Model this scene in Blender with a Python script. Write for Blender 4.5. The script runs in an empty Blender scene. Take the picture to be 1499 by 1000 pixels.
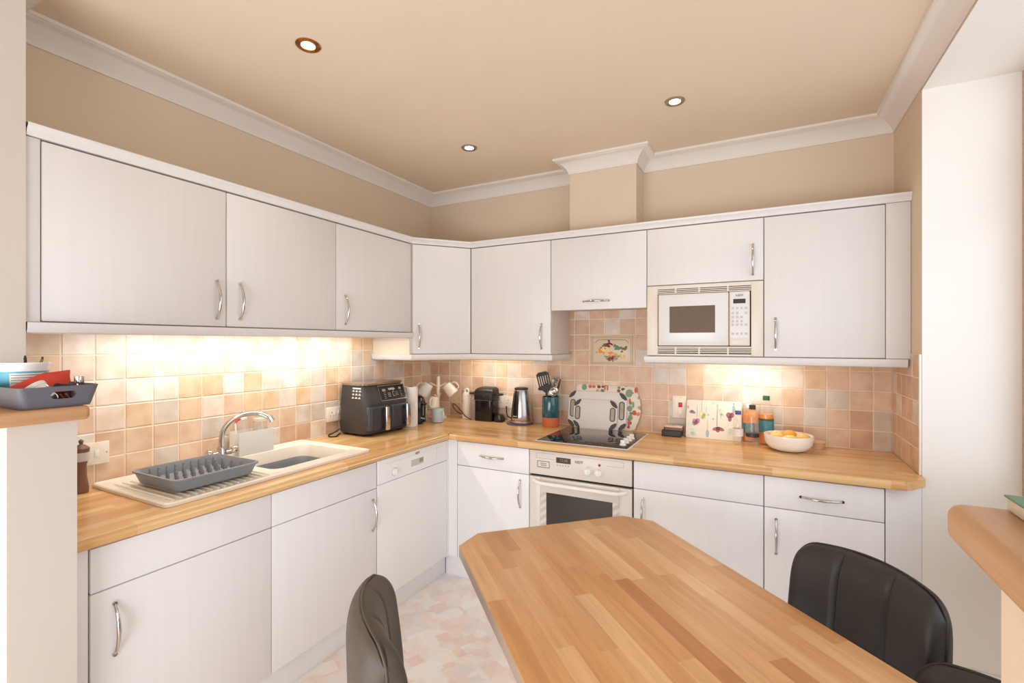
import bpy, bmesh, math, random
from mathutils import Vector, Matrix
random.seed(7)
SC = bpy.context.scene
COL = SC.collection
PI = math.pi

# ------------------------------------------------------------------ helpers
def lin(c):
    out = []
    for v in c[:3]:
        v = v / 255.0
        out.append(v / 12.92 if v <= 0.04045 else ((v + 0.055) / 1.055) ** 2.4)
    return tuple(out) + (1.0,)

def root_matrix(o):
    while o.parent is not None:
        o = o.parent
    return Matrix.Translation(o.location) @ o.rotation_euler.to_matrix().to_4x4()

class B:
    """collects shapes for ONE mesh"""
    def __init__(self):
        self.bm = bmesh.new()
    def _tag(self, faces, mi, smooth):
        for f in faces:
            f.material_index = mi
            f.smooth = smooth
    def box(self, x0, x1, y0, y1, z0, z1, bev=0.0, seg=2, mi=0, rot=None, piv=None):
        t = bmesh.new()
        bmesh.ops.create_cube(t, size=1.0)
        for v in t.verts:
            v.co = Vector(((x0 + x1) / 2 + v.co.x * (x1 - x0), (y0 + y1) / 2 + v.co.y * (y1 - y0), (z0 + z1) / 2 + v.co.z * (z1 - z0)))
        if bev > 0:
            bmesh.ops.bevel(t, geom=list(t.edges), offset=bev, segments=seg, profile=0.5, affect='EDGES')
        self.merge(t, mi, bev > 0, rot, piv)
        return self
    def merge(self, t, mi=0, smooth=False, rot=None, piv=None, keep_mi=False):
        if rot is not None:
            p = Vector(piv or (0, 0, 0))
            M = Matrix.Translation(p) @ rot @ Matrix.Translation(-p)
            bmesh.ops.transform(t, matrix=M, verts=t.verts)
        vm = {}
        for v in t.verts:
            vm[v] = self.bm.verts.new(v.co)
        for f in t.faces:
            try:
                nf = self.bm.faces.new([vm[v] for v in f.verts])
            except ValueError:
                continue
            nf.material_index = f.material_index if keep_mi else mi
            nf.smooth = smooth
        t.free()
    def poly(self, pts, mi=0, smooth=False):
        vs = [self.bm.verts.new(p) for p in pts]
        f = self.bm.faces.new(vs)
        f.material_index = mi; f.smooth = smooth
        return f
    def loft(self, rings, closed=True, cap0=True, cap1=True, mi=0, smooth=True):
        """rings: list of lists of points of the same length"""
        R = [[self.bm.verts.new(p) for p in r] for r in rings]
        n = len(R[0])
        for a, b in zip(R[:-1], R[1:]):
            for i in range(n if closed else n - 1):
                j = (i + 1) % n
                f = self.bm.faces.new((a[i], a[j], b[j], b[i]))
                f.material_index = mi; f.smooth = smooth
        if cap0:
            f = self.bm.faces.new(list(reversed(R[0]))); f.material_index = mi
        if cap1:
            f = self.bm.faces.new(R[-1]); f.material_index = mi
        return self
    def lathe(self, prof, c=(0, 0, 0), n=32, mi=0, cap0=True, cap1=True, smooth=True, sx=1, sy=1, M=None):
        rings = []
        for r, z in prof:
            ring = []
            for i in range(n):
                a = 2 * PI * i / n
                p = Vector((r * sx * math.cos(a), r * sy * math.sin(a), z))
                if M is not None:
                    p = M @ p
                ring.append(p + Vector(c))
            rings.append(ring)
        return self.loft(rings, True, cap0, cap1, mi, smooth)
    def tube(self, pts, r, n=10, mi=0, sc=None):
        """round bar along pts; r number or list; sc=(a,b) flattening"""
        pts = [Vector(p) for p in pts]
        k = len(pts)
        rr = r if isinstance(r, (list, tuple)) else [r] * k
        T = []
        for i in range(k):
            d = pts[min(i + 1, k - 1)] - pts[max(i - 1, 0)]
            T.append(d.normalized())
        up = Vector((0, 0, 1)) if abs(T[0].z) < 0.9 else Vector((1, 0, 0))
        u = T[0].cross(up).normalized()
        rings = []
        for i in range(k):
            u = (u - T[i] * u.dot(T[i])).normalized()
            w = T[i].cross(u)
            a_, b_ = (1, 1) if sc is None else sc
            rings.append([pts[i] + (u * math.cos(2 * PI * q / n) * a_ + w * math.sin(2 * PI * q / n) * b_) * rr[i] for q in range(n)])
        return self.loft(rings, True, True, True, mi, True)
    def prism(self, pts, z0, z1, bev=0.0, seg=2, mi=0, smooth=None):
        t = bmesh.new()
        vs = [t.verts.new((p[0], p[1], z0)) for p in pts]
        f = t.faces.new(vs)
        r = bmesh.ops.extrude_face_region(t, geom=[f])
        for v in r['geom']:
            if isinstance(v, bmesh.types.BMVert):
                v.co.z = z1
        bmesh.ops.recalc_face_normals(t, faces=t.faces)
        if bev > 0:
            ed = [e for e in t.edges if abs(e.verts[0].co.z - e.verts[1].co.z) < 1e-6]
            bmesh.ops.bevel(t, geom=ed, offset=bev, segments=seg, profile=0.5, affect='EDGES')
        self.merge(t, mi, (bev > 0) if smooth is None else smooth)
        return self
    def sweep(self, prof, path, mi=0, closed=False, smooth=True):
        """prof: list of (out, z); path: list of (x, y, nx, ny): the profile's 'out' goes along (nx, ny)"""
        rings = []
        for x, y, nx, ny in path:
            rings.append([(x + nx * o, y + ny * o, z) for o, z in prof])
        return self.loft(rings, closed=False, cap0=False, cap1=False, mi=mi, smooth=smooth)

def obj(name, b, mats, parent=None, world=True, smooth_angle=None):
    bm = b.bm
    bmesh.ops.remove_doubles(bm, verts=bm.verts, dist=1e-6)
    if parent is not None and world:
        bmesh.ops.transform(bm, matrix=root_matrix(parent).inverted(), verts=bm.verts)
    bmesh.ops.recalc_face_normals(bm, faces=bm.faces)
    me = bpy.data.meshes.new(name)
    bm.to_mesh(me); bm.free()
    if not isinstance(mats, (list, tuple)):
        mats = [mats]
    for m in mats:
        me.materials.append(m)
    if hasattr(me, 'set_sharp_from_angle'):
        me.set_sharp_from_angle(angle=math.radians(smooth_angle or 40))
    o = bpy.data.objects.new(name, me)
    COL.objects.link(o)
    if parent is not None:
        o.parent = parent
    return o

def tag(o, label, cat, group=None):
    o['label'] = label; o['category'] = cat
    if group: o['group'] = group
    return o

def thing(name, label, cat, loc=(0, 0, 0), rz=0.0, group=None):
    o = bpy.data.objects.new(name, None)
    o.empty_display_size = 0.05
    COL.objects.link(o)
    o.location = loc; o.rotation_euler = (0, 0, rz)
    return tag(o, label, cat, group)

def struct(name, b, m, **k):
    o = obj(name, b, m, **k)
    o['kind'] = 'structure'
    return o

def copy_tree(o, parent=None):
    c = o.copy(); COL.objects.link(c)
    if parent is not None: c.parent = parent
    for ch in list(o.children):
        copy_tree(ch, c)
    return c

def text_b(s, size, M, depth=0.0006):
    cu = bpy.data.curves.new('txt', 'FONT')
    cu.body = s; cu.size = size; cu.extrude = depth; cu.align_x = 'CENTER'; cu.align_y = 'CENTER'
    to = bpy.data.objects.new('txt', cu)
    COL.objects.link(to)
    dg = bpy.context.evaluated_depsgraph_get()
    me = bpy.data.meshes.new_from_object(to.evaluated_get(dg))
    bpy.data.objects.remove(to); bpy.data.curves.remove(cu)
    b = B()
    t = bmesh.new(); t.from_mesh(me); bpy.data.meshes.remove(me)
    bmesh.ops.transform(t, matrix=M, verts=t.verts)
    b.merge(t)
    return b

def frame_m(origin, right, up):
    r = Vector(right).normalized(); u = Vector(up).normalized(); n = r.cross(u)
    M = Matrix((r, u, n)).transposed().to_4x4()
    M.translation = Vector(origin)
    return M

def rrect(x0, x1, y0, y1, r, n=6):
    pts = []
    for cx, cy, a0 in ((x1 - r, y1 - r, 0), (x0 + r, y1 - r, 90), (x0 + r, y0 + r, 180), (x1 - r, y0 + r, 270)):
        for i in range(n + 1):
            a = math.radians(a0 + 90 * i / n)
            pts.append((cx + r * math.cos(a), cy + r * math.sin(a)))
    return pts

def bez(p, n=16):
    """quadratic/cubic bezier or polyline smoothing through catmull-rom"""
    P = [Vector(q) for q in p]
    out = []
    for i in range(len(P) - 1):
        a = P[max(i - 1, 0)]; b_ = P[i]; c = P[i + 1]; d = P[min(i + 2, len(P) - 1)]
        for k in range(n):
            t = k / n
            out.append(0.5 * ((2 * b_) + (c - a) * t + (2 * a - 5 * b_ + 4 * c - d) * t * t + (3 * b_ - a - 3 * c + d) * t ** 3))
    out.append(P[-1])
    return out

# ------------------------------------------------------------------ materials
def newmat(name):
    m = bpy.data.materials.new(name); m.use_nodes = True
    nt = m.node_tree
    bs = nt.nodes['Principled BSDF']
    return m, nt, bs

def N(nt, kind, **kw):
    n = nt.nodes.new(kind)
    for k, v in kw.items():
        if k.startswith('i_'):
            n.inputs[k[2:].replace('_', ' ')].default_value = v
        else:
            setattr(n, k, v)
    return n

def mth(nt, op, a, b=None):
    n = nt.nodes.new('ShaderNodeMath'); n.operation = op
    for i, v in enumerate((a, b)):
        if v is None: continue
        if isinstance(v, (int, float)): n.inputs[i].default_value = v
        else: nt.links.new(v, n.inputs[i])
    return n.outputs[0]

def mixc(nt, fac, a, b, mode='MIX'):
    n = nt.nodes.new('ShaderNodeMix'); n.data_type = 'RGBA'; n.blend_type = mode
    for s, v in ((n.inputs[0], fac), (n.inputs[6], a), (n.inputs[7], b)):
        if isinstance(v, (int, float)): s.default_value = v
        elif isinstance(v, tuple): s.default_value = v
        else: nt.links.new(v, s)
    return n.outputs[2]

def ramp(nt, fac, stops, const=False):
    n = nt.nodes.new('ShaderNodeValToRGB')
    e = n.color_ramp.elements
    if const: n.color_ramp.interpolation = 'CONSTANT'
    while len(e) < len(stops): e.new(0.5)
    for el, (p, c) in zip(e, stops):
        el.position = p; el.color = c
    nt.links.new(fac, n.inputs[0])
    return n.outputs[0]

def plain(name, c, rough=0.5, metal=0.0, var=0.05, scale=8.0, bump=0.0, bscale=60.0, spec=0.5, coat=0.0, stretch=None):
    m, nt, bs = newmat(name)
    base = lin(c)
    tc = N(nt, 'ShaderNodeTexCoord')
    src = tc.outputs['Object']
    if stretch:
        mp = N(nt, 'ShaderNodeMapping'); mp.inputs['Scale'].default_value = stretch
        nt.links.new(src, mp.inputs[0]); src = mp.outputs[0]
    nz = N(nt, 'ShaderNodeTexNoise'); nz.inputs['Scale'].default_value = scale; nz.inputs['Detail'].default_value = 4
    nt.links.new(src, nz.inputs['Vector'])
    dark = tuple(v * (1 - var) for v in base[:3]) + (1,)
    lite = tuple(min(1, v * (1 + var)) for v in base[:3]) + (1,)
    col = ramp(nt, nz.outputs['Fac'], [(0.3, dark), (0.7, lite)])
    nt.links.new(col, bs.inputs['Base Color'])
    bs.inputs['Roughness'].default_value = rough
    bs.inputs['Metallic'].default_value = metal
    bs.inputs['Specular IOR Level'].default_value = spec
    if coat: 
        bs.inputs['Coat Weight'].default_value = coat
        bs.inputs['Coat Roughness'].default_value = 0.08
    if bump:
        nb = N(nt, 'ShaderNodeTexNoise'); nb.inputs['Scale'].default_value = bscale; nb.inputs['Detail'].default_value = 3
        nt.links.new(src, nb.inputs['Vector'])
        bp = N(nt, 'ShaderNodeBump'); bp.inputs['Strength'].default_value = bump; bp.inputs['Distance'].default_value = 0.002
        nt.links.new(nb.outputs['Fac'], bp.inputs['Height']); nt.links.new(bp.outputs[0], bs.inputs['Normal'])
    return m

def glassy(name, c, rough=0.03, ior=1.45, alpha=0.25):
    """thin clear wall: see-through with a tint and a glossy skin"""
    m, nt, bs = newmat(name)
    out = nt.nodes['Material Output']
    tr = N(nt, 'ShaderNodeBsdfTransparent'); tr.inputs[0].default_value = lin(c)
    gl = N(nt, 'ShaderNodeBsdfGlossy'); gl.inputs['Roughness'].default_value = rough
    df = N(nt, 'ShaderNodeBsdfDiffuse'); df.inputs[0].default_value = lin(c)
    fr = N(nt, 'ShaderNodeFresnel'); fr.inputs[0].default_value = ior
    m1 = N(nt, 'ShaderNodeMixShader'); m1.inputs[0].default_value = alpha
    nt.links.new(tr.outputs[0], m1.inputs[1]); nt.links.new(df.outputs[0], m1.inputs[2])
    m2 = N(nt, 'ShaderNodeMixShader')
    ge = N(nt, 'ShaderNodeNewGeometry')
    nt.links.new(mth(nt, 'MULTIPLY', fr.outputs[0], mth(nt, 'SUBTRACT', 1.0, ge.outputs['Backfacing'])), m2.inputs[0]); nt.links.new(m1.outputs[0], m2.inputs[1]); nt.links.new(gl.outputs[0], m2.inputs[2])
    nt.links.new(m2.outputs[0], out.inputs[0])
    return m

def emit(name, c, s):
    m, nt, bs = newmat(name)
    bs.inputs['Base Color'].default_value = lin(c)
    bs.inputs['Emission Color'].default_value = lin(c)
    bs.inputs['Emission Strength'].default_value = s
    return m

def wood(name, ang, L, H, cols, rough=0.35, grain=0.35, off=(0, 0)):
    """butcher block: staves along local direction 'ang' (degrees from +x in the xy plane)"""
    m, nt, bs = newmat(name)
    tc = N(nt, 'ShaderNodeTexCoord')
    mp = N(nt, 'ShaderNodeMapping'); mp.vector_type = 'TEXTURE'
    mp.inputs['Rotation'].default_value = (0, 0, math.radians(ang)); mp.inputs['Location'].default_value = (off[0], off[1], 0)
    nt.links.new(tc.outputs['Object'], mp.inputs[0])
    sp = N(nt, 'ShaderNodeSeparateXYZ'); nt.links.new(mp.outputs[0], sp.inputs[0])
    u, v, w = sp.outputs
    row = mth(nt, 'FLOOR', mth(nt, 'DIVIDE', v, H))
    wn = N(nt, 'ShaderNodeTexWhiteNoise', noise_dimensions='1D'); nt.links.new(row, wn.inputs['W'])
    uu = mth(nt, 'ADD', mth(nt, 'DIVIDE', u, L), mth(nt, 'MULTIPLY', wn.outputs['Value'], 9.3))
    cell = mth(nt, 'FLOOR', uu)
    cb = N(nt, 'ShaderNodeCombineXYZ'); nt.links.new(row, cb.inputs[0]); nt.links.new(cell, cb.inputs[1])
    w2 = N(nt, 'ShaderNodeTexWhiteNoise', noise_dimensions='2D'); nt.links.new(cb.outputs[0], w2.inputs['Vector'])
    k = len(cols)
    base = ramp(nt, w2.outputs['Value'], [(i / (k - 1), lin(c)) for i, c in enumerate(cols)])
    # grain
    mg = N(nt, 'ShaderNodeMapping'); mg.inputs['Scale'].default_value = (2.2, 34, 34)
    nt.links.new(mp.outputs[0], mg.inputs[0])
    ad = N(nt, 'ShaderNodeVectorMath', operation='ADD'); nt.links.new(mg.outputs[0], ad.inputs[0])
    sc = N(nt, 'ShaderNodeVectorMath', operation='SCALE'); nt.links.new(w2.outputs['Color'], sc.inputs[0]); sc.inputs['Scale'].default_value = 40
    nt.links.new(sc.outputs[0], ad.inputs[1])
    nz = N(nt, 'ShaderNodeTexNoise'); nz.inputs['Scale'].default_value = 1.6; nz.inputs['Detail'].default_value = 6; nz.inputs['Roughness'].default_value = 0.6
    nt.links.new(ad.outputs[0], nz.inputs['Vector'])
    gr = ramp(nt, nz.outputs['Fac'], [(0.3, (0.72, 0.66, 0.6, 1)), (0.62, (1.04, 1.04, 1.04, 1))])
    col = mixc(nt, grain, base, gr, 'MULTIPLY')
    nt.links.new(col, bs.inputs['Base Color'])
    bs.inputs['Roughness'].default_value = rough
    bp = N(nt, 'ShaderNodeBump'); bp.inputs['Strength'].default_value = 0.05; bp.inputs['Distance'].default_value = 0.001
    nt.links.new(nz.outputs['Fac'], bp.inputs['Height']); nt.links.new(bp.outputs[0], bs.inputs['Normal'])
    return m

def foil(name, c, rough=0.42):
    """white cabinet foil with a faint upright wood grain"""
    m, nt, bs = newmat(name)
    tc = N(nt, 'ShaderNodeTexCoord')
    mp = N(nt, 'ShaderNodeMapping'); mp.inputs['Scale'].default_value = (26, 26, 1.3)
    nt.links.new(tc.outputs['Object'], mp.inputs[0])
    nz = N(nt, 'ShaderNodeTexNoise'); nz.inputs['Scale'].default_value = 1.7; nz.inputs['Detail'].default_value = 5; nz.inputs['Distortion'].default_value = 0.6
    nt.links.new(mp.outputs[0], nz.inputs['Vector'])
    b0 = lin(c)
    col = ramp(nt, nz.outputs['Fac'], [(0.35, tuple(v * 0.975 for v in b0[:3]) + (1,)), (0.65, b0)])
    nt.links.new(col, bs.inputs['Base Color'])
    bs.inputs['Roughness'].default_value = rough
    bp = N(nt, 'ShaderNodeBump'); bp.inputs['Strength'].default_value = 0.03; bp.inputs['Distance'].default_value = 0.001
    nt.links.new(nz.outputs['Fac'], bp.inputs['Height']); nt.links.new(bp.outputs[0], bs.inputs['Normal'])
    return m

M = {}
M['ceiling'] = plain('ceiling_paint', (225, 208, 186), 0.9, var=0.015, scale=3, bump=0.05, bscale=250)
M['wall'] = plain('wall_paint', (218, 199, 176), 0.85, var=0.015, scale=3, bump=0.05, bscale=200)
M['reveal'] = plain('reveal_paint', (240, 237, 232), 0.8, var=0.01, scale=3, bump=0.03, bscale=200)
M['pier'] = plain('pier_paint', (207, 198, 188), 0.8, var=0.01, scale=3, bump=0.03, bscale=200)
M['cornice'] = plain('cornice_paint', (228, 220, 212), 0.7, var=0.02, scale=5, bump=0.04, bscale=120)
M['foil'] = foil('white_foil', (222, 219, 217))
M['foil_base_lit'] = foil('white_base_foil_lit', (236, 235, 236))  # same foil as the wall units, lightened: extra light painted into the colour
M['dw_white_lit'] = plain('dishwasher_white_lit', (238, 237, 236), 0.3, var=0.01)  # white enamel lightened for the dishwasher, brighter light put into its colour
M['foil_cream'] = plain('cream_panel', (228, 220, 200), 0.45, var=0.01)
M['carcass'] = plain('carcass_board', (214, 206, 198), 0.55, var=0.01)
M['gap'] = plain('dark_gap', (70, 58, 50), 0.8, var=0.02)
M['chrome'] = plain('chrome', (205, 200, 196), 0.12, 1.0, var=0.02)
M['steel'] = plain('brushed_steel', (190, 184, 178), 0.26, 1.0, var=0.06, scale=3, stretch=(60, 60, 1))
M['white_enamel'] = plain('white_enamel', (224, 223, 223), 0.25, var=0.01)
M['cream_enamel'] = plain('cream_enamel', (224, 215, 202), 0.35, var=0.01)
M['oven_white'] = plain('oven_white', (222, 214, 206), 0.3, var=0.01)
M['white_plastic'] = plain('white_plastic', (240, 236, 230), 0.35, var=0.01)
M['socket'] = plain('socket_plastic', (236, 226, 210), 0.35, var=0.01)
M['sink'] = plain('sink_composite', (238, 229, 214), 0.3, var=0.02, scale=14)
M['black'] = plain('black_plastic', (30, 28, 27), 0.4, var=0.08, scale=20)
M['black_gloss'] = plain('black_gloss', (22, 19, 17), 0.15, var=0.05)
M['black_glass'] = plain('black_glass', (14, 14, 17), 0.04, var=0.03, spec=0.7)
M['fryer'] = plain('fryer_grey', (58, 55, 54), 0.45, var=0.05, scale=40)
M['fryer_drawer'] = plain('fryer_drawer', (54, 54, 57), 0.33, var=0.05, scale=40)
M['leather'] = plain('black_leather', (43, 38, 35), 0.5, var=0.1, scale=30, bump=0.25, bscale=420)
M['leather_worn'] = plain('charcoal_leather', (80, 70, 61), 0.55, var=0.1, scale=25, bump=0.25, bscale=420)
M['grey_rack'] = plain('grey_rubber', (134, 138, 144), 0.5, var=0.03, scale=20)
M['grey_tub'] = plain('grey_tub', (120, 122, 126), 0.45, var=0.03)
M['slate'] = plain('slate_plastic', (96, 96, 104), 0.45, var=0.04, scale=20)
M['teal'] = plain('teal_glaze', (26, 82, 92), 0.15, var=0.08, scale=10, coat=0.5)
M['terracotta'] = plain('terracotta', (196, 104, 66), 0.7, var=0.06, scale=14, bump=0.1)
M['board_white'] = plain('chopping_board', (224, 214, 208), 0.5, var=0.015)
M['board_grip'] = plain('board_grip', (74, 70, 70), 0.6, var=0.05)
M['ceramic'] = plain('white_ceramic', (243, 239, 235), 0.18, var=0.01)
M['cream_ceramic'] = plain('cream_ceramic', (228, 214, 196), 0.25, var=0.02)
M['blue_ceramic'] = plain('blue_ceramic', (192, 204, 206), 0.2, var=0.02)
M['cream_paint'] = plain('cream_paint', (230, 216, 198), 0.4, var=0.02)
M['paper'] = plain('paper', (236, 232, 228), 0.9, var=0.02, bump=0.1)
M['red'] = plain('red_plastic', (200, 34, 28), 0.4, var=0.04)
M['red_packet'] = plain('red_packet', (206, 60, 44), 0.3, var=0.08, scale=16)
M['dark_red'] = plain('dark_red', (120, 34, 38), 0.4, var=0.06)
M['cable'] = plain('black_cable', (28, 25, 24), 0.5, var=0.03)
M['glass'] = glassy('clear_glass', (248, 247, 244), alpha=0.14)
M['window_glass'] = glassy('window_glass', (252, 253, 255), alpha=0.0)
M['bottle'] = glassy('clear_bottle', (250, 248, 244), alpha=0.10)
M['juice'] = plain('orange_juice', (244, 140, 14), 0.3, var=0.05)
M['juice_pale'] = plain('pale_juice', (240, 160, 70), 0.3, var=0.08)
M['label_teal'] = plain('label_teal', (70, 130, 140), 0.45, var=0.25, scale=45)
M['label_dark'] = plain('label_dark', (64, 58, 56), 0.45, var=0.5, scale=60)
M['label_white'] = plain('label_white', (238, 234, 230), 0.5, var=0.02)
M['leafgreen'] = plain('leaf_green', (66, 104, 50), 0.5, var=0.15)
M['cap_green'] = plain('cap_green', (44, 92, 58), 0.4, var=0.03)
M['cap_black'] = plain('cap_black', (48, 42, 40), 0.4, var=0.03)
M['cap_blue'] = plain('cap_blue', (84, 84, 140), 0.4, var=0.03)
M['orange'] = plain('orange_peel', (240, 168, 62), 0.45, var=0.06, bump=0.2, bscale=160)
M['apricot'] = plain('apricot_peel', (240, 196, 112), 0.45, var=0.08, bump=0.15, bscale=160)
M['lemon'] = plain('lemon_peel', (242, 214, 130), 0.45, var=0.06, bump=0.2, bscale=160)
M['pink_tub'] = plain('pink_tub', (232, 190, 165), 0.4, var=0.02)
M['navy'] = plain('navy_card', (52, 50, 58), 0.6, var=0.05)
M['brown_tin'] = plain('brown_tin', (120, 84, 66), 0.45, var=0.1)
M['purple'] = plain('purple_mat', (92, 84, 118), 0.7, var=0.08, scale=30)
M['green_cover'] = plain('green_cover', (92, 140, 108), 0.5, var=0.08)
M['ink'] = plain('ink', (52, 46, 44), 0.6, var=0.02)
M['ink_pale'] = plain('pale_print', (200, 194, 188), 0.6, var=0.02)
M['ink_grey'] = plain('grey_print', (150, 142, 134), 0.6, var=0.02)
M['bronze'] = plain('bronze_ring', (176, 116, 66), 0.25, 1.0, var=0.05)
M['satin_ring'] = plain('satin_ring', (188, 170, 150), 0.3, 1.0, var=0.05)
M['frame'] = plain('window_frame_paint', (196, 166, 138), 0.6, var=0.03)
M['blue_tub'] = plain('blue_label', (88, 172, 196), 0.4, var=0.05)
M['screen'] = plain('dark_display', (66, 54, 48), 0.2, var=0.04)
M['mw_window'] = plain('mesh_window', (112, 94, 78), 0.12, var=0.1, scale=300)
M['oven_window'] = plain('oven_window', (62, 57, 53), 0.08, var=0.05)
M['lamp'] = emit('lamp_glow', (255, 246, 232), 14)
M['olive'] = plain('olive_bits', (120, 116, 92), 0.6, var=0.3, scale=30)
WOODC = [(204, 154, 98), (216, 170, 114), (224, 182, 126), (230, 193, 140), (210, 162, 104)]
M['wood_y'] = wood('beech_along_y', 90, 0.42, 0.042, WOODC, 0.22, 0.45)
M['wood_x'] = wood('beech_along_x', 0, 0.42, 0.042, WOODC, 0.22, 0.45)
M['wood_bar'] = wood('beech_bar', 90, 0.9, 0.2, [(186, 142, 98), (192, 148, 104)], 0.4, 0.55)
M['table'] = wood('table_beech', 0, 0.40, 0.047, [(188, 130, 78), (206, 152, 98), (210, 158, 105), (218, 172, 121), (199, 143, 88), (229, 188, 138)], 0.33, 0.55)
M['table_edge'] = plain('table_edge_strip', (168, 146, 132), 0.4, var=0.05)

def tile_mat():
    m, nt, bs = newmat('glazed_tile')
    at = N(nt, 'ShaderNodeAttribute', attribute_name='Col')
    tc = N(nt, 'ShaderNodeTexCoord')
    nz = N(nt, 'ShaderNodeTexNoise'); nz.inputs['Scale'].default_value = 12; nz.inputs['Detail'].default_value = 4
    nt.links.new(tc.outputs['Object'], nz.inputs['Vector'])
    mot = ramp(nt, nz.outputs['Fac'], [(0.30, lin((226, 198, 170))), (0.60, (1, 1, 1, 1))])
    c1 = mixc(nt, 0.55, at.outputs['Color'], mot, 'MULTIPLY')
    nt.links.new(c1, bs.inputs['Base Color'])
    bs.inputs['Roughness'].default_value = 0.38
    bp = N(nt, 'ShaderNodeBump'); bp.inputs['Strength'].default_value = 0.12; bp.inputs['Distance'].default_value = 0.002
    nt.links.new(nz.outputs['Fac'], bp.inputs['Height']); nt.links.new(bp.outputs[0], bs.inputs['Normal'])
    return m
M['tile'] = tile_mat()
M['grout'] = plain('grout', (240, 222, 202), 0.8, var=0.03, scale=40)

def floor_mat():
    m, nt, bs = newmat('patchwork_vinyl')
    tc = N(nt, 'ShaderNodeTexCoord')
    mp = N(nt, 'ShaderNodeMapping'); mp.inputs['Rotation'].default_value = (0, 0, 0.5)
    nt.links.new(tc.outputs['Object'], mp.inputs[0])
    def layer(scale, metric, rot):
        m2 = N(nt, 'ShaderNodeMapping'); m2.inputs['Rotation'].default_value = (0, 0, rot)
        nt.links.new(tc.outputs['Object'], m2.inputs[0])
        vo = N(nt, 'ShaderNodeTexVoronoi', distance=metric, feature='F1'); vo.inputs['Scale'].default_value = scale; vo.inputs['Randomness'].default_value = 0.75
        nt.links.new(m2.outputs[0], vo.inputs['Vector'])
        sp = N(nt, 'ShaderNodeSeparateColor'); nt.links.new(vo.outputs['Color'], sp.inputs[0])
        return sp.outputs[0]
    st = [(0.0, lin((247, 239, 232))), (0.2, lin((243, 227, 217))), (0.4, lin((248, 243, 238))), (0.6, lin((239, 214, 199))), (0.75, lin((234, 231, 232))), (0.9, lin((244, 230, 220)))]
    a = ramp(nt, layer(12, 'CHEBYCHEV', 0.5), st, True)
    b = ramp(nt, layer(9, 'CHEBYCHEV', 1.25), st, True)
    c = mixc(nt, 0.3, a, b)
    nz = N(nt, 'ShaderNodeTexNoise'); nz.inputs['Scale'].default_value = 25; nz.inputs['Detail'].default_value = 5
    nt.links.new(tc.outputs['Object'], nz.inputs['Vector'])
    mo = ramp(nt, nz.outputs['Fac'], [(0.3, (0.92, 0.90, 0.89, 1)), (0.65, (1, 1, 1, 1))])
    c = mixc(nt, 0.6, c, mo, 'MULTIPLY')
    nt.links.new(c, bs.inputs['Base Color']); bs.inputs['Roughness'].default_value = 0.45
    return m
M['floor'] = floor_mat()

def spots_mat(name, base, cols, scale, size=0.35, rough=0.4):
    """pale ground with scattered soft blots of the given colours"""
    m, nt, bs = newmat(name)
    tc = N(nt, 'ShaderNodeTexCoord')
    nz = N(nt, 'ShaderNodeTexNoise'); nz.inputs['Scale'].default_value = scale * 2
    nt.links.new(tc.outputs['Object'], nz.inputs['Vector'])
    dis = N(nt, 'ShaderNodeVectorMath', operation='SCALE'); nt.links.new(nz.outputs['Color'], dis.inputs[0]); dis.inputs['Scale'].default_value = 0.5 / scale
    ad = N(nt, 'ShaderNodeVectorMath', operation='ADD'); nt.links.new(tc.outputs['Object'], ad.inputs[0]); nt.links.new(dis.outputs[0], ad.inputs[1])
    vo = N(nt, 'ShaderNodeTexVoronoi', feature='F1'); vo.inputs['Scale'].default_value = scale
    nt.links.new(ad.outputs[0], vo.inputs['Vector'])
    sp = N(nt, 'ShaderNodeSeparateColor'); nt.links.new(vo.outputs['Color'], sp.inputs[0])
    k = len(cols)
    c = ramp(nt, sp.outputs[0], [(i / k, lin(q)) for i, q in enumerate(cols)], True)
    mask = ramp(nt, vo.outputs['Distance'], [(size * 0.75, (1, 1, 1, 1)), (size, (0, 0, 0, 1))])
    nt.links.new(mixc(nt, mask, lin(base), c), bs.inputs['Base Color'])
    bs.inputs['Roughness'].default_value = rough
    return m
M['veg_print'] = spots_mat('vegetable_print', (222, 210, 192), [(150, 60, 40), (96, 120, 84), (214, 104, 56), (176, 150, 110), (70, 70, 60)], 26, 0.36)
M['tin_lid'] = spots_mat('printed_lid', (222, 200, 190), [(180, 60, 60), (90, 84, 76), (214, 150, 120)], 40, 0.32)

# ------------------------------------------------------------------ room dimensions (metres)
CEIL = 2.585; COR = 2.50; RX = 2.91; RY = -0.488; SOF = 2.49; GX = 3.25; YB = -4.7
T = 0.1015; BX0 = 0.0836; LY0 = -0.1196; Z0 = 0.880
WT = 0.880; WTB = 0.845
DX = 0.600; DY = -0.612      # outer faces of the base doors
WX = 0.330; WY = -0.330      # outer faces of the wall-unit doors
PY0, PY1 = -2.587, -2.450    # partition between kitchen and hall

struct('floor', B().box(-0.1, 3.5, YB, 0.1, -0.1, 0.0), M['floor'])
struct('ceiling', B().box(-0.1, 3.5, YB, 0.1, CEIL, CEIL + 0.1), M['ceiling'])
struct('wall_left', B().box(-0.1, 0, YB, 0.1, 0, CEIL), M['wall'])
struct('wall_back', B().box(0, RX, 0, 0.1, 0, CEIL), M['wall'])
b = B(); b.box(RX, 3.5, RY, 0.1, 0, CEIL)
for f in b.bm.faces:
    if f.normal.y < -0.5 or f.calc_center_median().y < RY + 1e-4: f.material_index = 1
struct('wall_right', b, [M['wall'], M['reveal']])
b = B(); b.box(RX, 3.5, YB, RY, SOF, CEIL)
for f in b.bm.faces:
    if f.calc_center_median().z < SOF + 1e-4: f.material_index = 1
struct('wall_header', b, [M['wall'], M['reveal']])
struct('wall_chimney', B().box(1.237, 1.655, -0.19, 0, 2.075, CEIL), M['wall'])
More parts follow.
